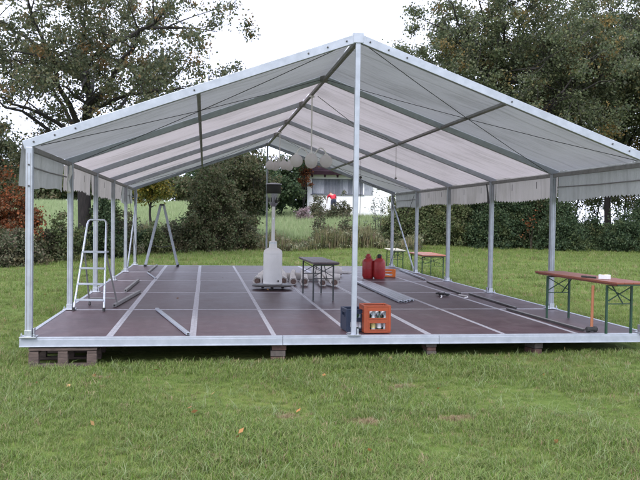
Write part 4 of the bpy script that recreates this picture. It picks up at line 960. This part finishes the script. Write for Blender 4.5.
# ------------------------------------------------------------------ grass (instanced tufts)
def grass():
    protos = bpy.data.collections.new('grass_tufts')
    for k in range(7):
        r = np.random.default_rng(300+k); nb = 20 if k < 5 else 12; v = []; f = []
        for i in range(nb):
            a = r.random()*6.283; q = r.random()**.5*.055; b = np.array([q*math.cos(a), q*math.sin(a), -.01])
            h = r.uniform(.024, .066)*(1.5 if r.random() < .10 else 1)*(1.25 if k >= 5 else 1); la = r.random()*6.283; ln = h*r.uniform(.25, 1.15); w = r.uniform(.0015, .0030)
            dv = np.array([math.cos(la), math.sin(la), 0]); sd_ = np.array([-dv[1], dv[0], 0])*w
            m1 = b+dv*ln*.3+np.array([0, 0, h*.62]); tp = b+dv*ln+np.array([0, 0, h*r.uniform(.75, 1.05)])
            n = len(v); v += [b-sd_, b+sd_, m1+sd_*.8, m1-sd_*.8, tp]; f += [(n, n+1, n+2, n+3), (n+3, n+2, n+4)]
        me = bpy.data.meshes.new('tuft'); me.from_pydata([tuple(q) for q in v], [], f)
        me.materials.append(M['blade_dry'] if k == 6 else M['blade'])
        o = bpy.data.objects.new('tuft', me); protos.objects.link(o)
    for k in range(2):   # tall pale meadow tufts
        r = np.random.default_rng(330+k); v = []; f = []
        for i in range(14):
            a = r.random()*6.283; q = r.random()**.5*.25; b = np.array([q*math.cos(a), q*math.sin(a), -.02]); h = r.uniform(.15, .42); la = r.random()*6.283
            dv = np.array([math.cos(la), math.sin(la), 0])*h*r.uniform(.1, .6); w = .012; sd_ = np.array([-dv[1], dv[0], 0])/(np.linalg.norm(dv)+1e-6)*w
            tp = b+dv+np.array([0, 0, h]); n = len(v); v += [b-sd_, b+sd_, tp]; f.append((n, n+1, n+2))
        me = bpy.data.meshes.new('meadow_tuft'); me.from_pydata([tuple(q) for q in v], [], f); me.materials.append(M['meadow_blade'])
        o = bpy.data.objects.new('tuft_meadow', me); protos.objects.link(o)
    r = np.random.default_rng(350); v = []; f = []
    for i in range(7):   # long bent pale stalks, as one proto tuft
        a = r.random()*6.283; b = np.array([.03*math.cos(a), .03*math.sin(a), -.01]); h = r.uniform(.08, .15); la = r.random()*6.283; dv = np.array([math.cos(la), math.sin(la), 0])
        pts = [b+dv*h*1.3*u**1.8+np.array([0, 0, h*(1.7*u-.9*u*u)]) for u in (0, .35, .7, 1)]; sd_ = np.array([-dv[1], dv[0], 0])*.0017
        n = len(v)
        for q, p_ in enumerate(pts[:3]): v += [p_-sd_*(1-.2*q), p_+sd_*(1-.2*q)]
        v.append(pts[3]); f += [(n, n+1, n+3, n+2), (n+2, n+3, n+5, n+4), (n+4, n+5, n+6)]
    me = bpy.data.meshes.new('stalks'); me.from_pydata([tuple(q) for q in v], [], f); me.materials.append(M['stalk'])
    o = bpy.data.objects.new('tuft_stalks', me); protos.objects.link(o)
    P_ = []; S = []; I = []
    c, s = math.cos(YAW), math.sin(YAW)
    def patchmap(X, Y): return np.sin(X*1.7+2*np.sin(Y*.9))*np.sin(Y*2.1+1.5*np.sin(X*1.3))+.5*np.sin(X*4.3+Y*3.7)
    bare = np.array([(-.42, -3.0, .14), (.35, -3.05, .16), (.28, -1.55, .17), (-1.12, -2.75, .15), (-3.0, -.85, .12)])
    for d0, d1, dens, sc in ((4.6, 7.5, 720, 1.0), (7.5, 11.5, 340, 1.12), (11.5, 18, 95, 1.5), (18, 28, 36, 2.0), (28, 50, 14, 2.6)):
        tmax = .47
        A = (d1*d1-d0*d0)*tmax; N = int(A*dens); d = np.sqrt(rng.uniform(d0*d0, d1*d1, N)); t = rng.uniform(-tmax, tmax, N)
        X = CAM[0]+d*(s+c*t); Y = CAM[1]+d*(c-s*t)
        keep = ~((np.abs(X) < 4.07) & (Y > .05) & (Y < LEN+.08)) & (rng.random(N) < np.clip(.90+.2*patchmap(X, Y), .62, 1))
        # thin fringe in the gloom under the front beam
        for bx, by, br in bare: keep &= ~((((X-bx)/1.25)**2+(Y-by)**2 < (br*(.7+.5*rng.random(N)))**2) & (rng.random(N) < .93))
        pl = (np.abs(X+3.55) < .42) & (Y > -.16) & (Y < 1.1); keep &= ~pl
        X, Y = X[keep], Y[keep]; n = len(X)
        P_.append(np.stack([X, Y, ground_z(X, Y)], 1)); pm = patchmap(X*.6+3, Y*.6)
        S.append(sc*(.65+.55*rng.random(n))*(1+.28*pm)); I.append(np.where(rng.random(n) < .045+.05*(pm < -.5), 6, rng.integers(0, 6, n)))
    for bx, by, br in bare:
        n = 110; a = rng.random(n)*6.283; q = np.abs(rng.normal(size=n))*br*.62; X = bx+1.25*q*np.cos(a); Y = by+q*np.sin(a)
        P_.append(np.stack([X, Y, ground_z(X, Y)], 1)); S.append(.4+.4*rng.random(n)); I.append(np.full(n, 6))
    n = 1500; d = np.sqrt(rng.uniform(4.8**2, 13.0**2, n)); t = rng.uniform(-.47, .47, n); X = CAM[0]+d*(s+c*t); Y = CAM[1]+d*(c-s*t)
    k = ~((np.abs(X) < 4.07) & (Y > -.02)) & (patchmap(X*.8, Y*.8+2) > -.2); X, Y = X[k], Y[k]
    P_.append(np.stack([X, Y, ground_z(X, Y)], 1)); S.append(.7+.5*rng.random(len(X))); I.append(np.full(len(X), 9))
    n = 26000; d = np.sqrt(rng.uniform(48.0**2, 100.0**2, n)); t = rng.uniform(-.47, .10, n); X = CAM[0]+d*(s+c*t); Y = CAM[1]+d*(c-s*t)
    P_.append(np.stack([X, Y, ground_z(X, Y)], 1)); S.append(.8+.9*rng.random(n)); I.append(rng.integers(7, 9, n))
    pts = np.concatenate(P_); S = np.concatenate(S); I = np.concatenate(I); n = len(pts)
    me = bpy.data.meshes.new('grass'); me.vertices.add(n); me.vertices.foreach_set('co', pts.astype(np.float32).ravel())
    a = me.attributes.new('scl', 'FLOAT', 'POINT'); a.data.foreach_set('value', S.astype(np.float32))
    a = me.attributes.new('idx', 'INT', 'POINT'); a.data.foreach_set('value', I.astype(np.int32))
    rot = np.stack([rng.normal(size=n)*.12, rng.normal(size=n)*.12, rng.random(n)*6.283], 1).astype(np.float32)
    a = me.attributes.new('rot', 'FLOAT_VECTOR', 'POINT'); a.data.foreach_set('vector', rot.ravel())
    o = bpy.data.objects.new('grass', me); C.objects.link(o); tag(o, 'ragged green lawn grass growing all around the tent', None, None, 'stuff')
    ng = bpy.data.node_groups.new('grass', 'GeometryNodeTree'); ng.interface.new_socket('Geometry', in_out='INPUT', socket_type='NodeSocketGeometry'); ng.interface.new_socket('Geometry', in_out='OUTPUT', socket_type='NodeSocketGeometry')
    N_ = ng.nodes.new; gi = N_('NodeGroupInput'); go = N_('NodeGroupOutput'); ip = N_('GeometryNodeInstanceOnPoints'); ci = N_('GeometryNodeCollectionInfo')
    ci.inputs['Collection'].default_value = protos; ci.inputs['Separate Children'].default_value = True; ci.inputs['Reset Children'].default_value = True
    def attr(nm, ty):
        q = N_('GeometryNodeInputNamedAttribute'); q.data_type = ty; q.inputs['Name'].default_value = nm; return q.outputs[0]
    L = ng.links.new; mp = N_('GeometryNodeMeshToPoints')
    L(gi.outputs[0], mp.inputs['Mesh']); L(mp.outputs[0], ip.inputs['Points']); L(ci.outputs[0], ip.inputs['Instance']); ip.inputs['Pick Instance'].default_value = True
    L(attr('idx', 'INT'), ip.inputs['Instance Index']); L(attr('scl', 'FLOAT'), ip.inputs['Scale'])
    e2r = N_('FunctionNodeEulerToRotation'); L(attr('rot', 'FLOAT_VECTOR'), e2r.inputs[0]); L(e2r.outputs[0], ip.inputs['Rotation']); L(ip.outputs[0], go.inputs[0])
    md = o.modifiers.new('tufts', 'NODES'); md.node_group = ng
grass()
def fallen_leaves():
    N = 170; d = np.sqrt(rng.uniform(5.2**2, 26.0**2, N)); t = rng.uniform(-.42, .42, N); c, s = math.cos(YAW), math.sin(YAW)
    X = CAM[0]+d*(s+c*t); Y = CAM[1]+d*(c-s*t); on = (np.abs(X) < 3.95) & (Y > .1) & (Y < LEN-.1)
    keep = ~on | (rng.random(N) < .10); X, Y, on = X[keep], Y[keep], on[keep]; Z = np.where(on, .006, ground_z(X, Y)+.045)
    leaves(np.stack([X, Y, Z], 1), 1, .001, .048, M['fallen'], 'fallen_leaves', None, .1, .0)
    o = bpy.data.objects['fallen_leaves']; tag(o, 'scattered brown and orange fallen leaves on grass and floor', None, None, 'stuff')
fallen_leaves()
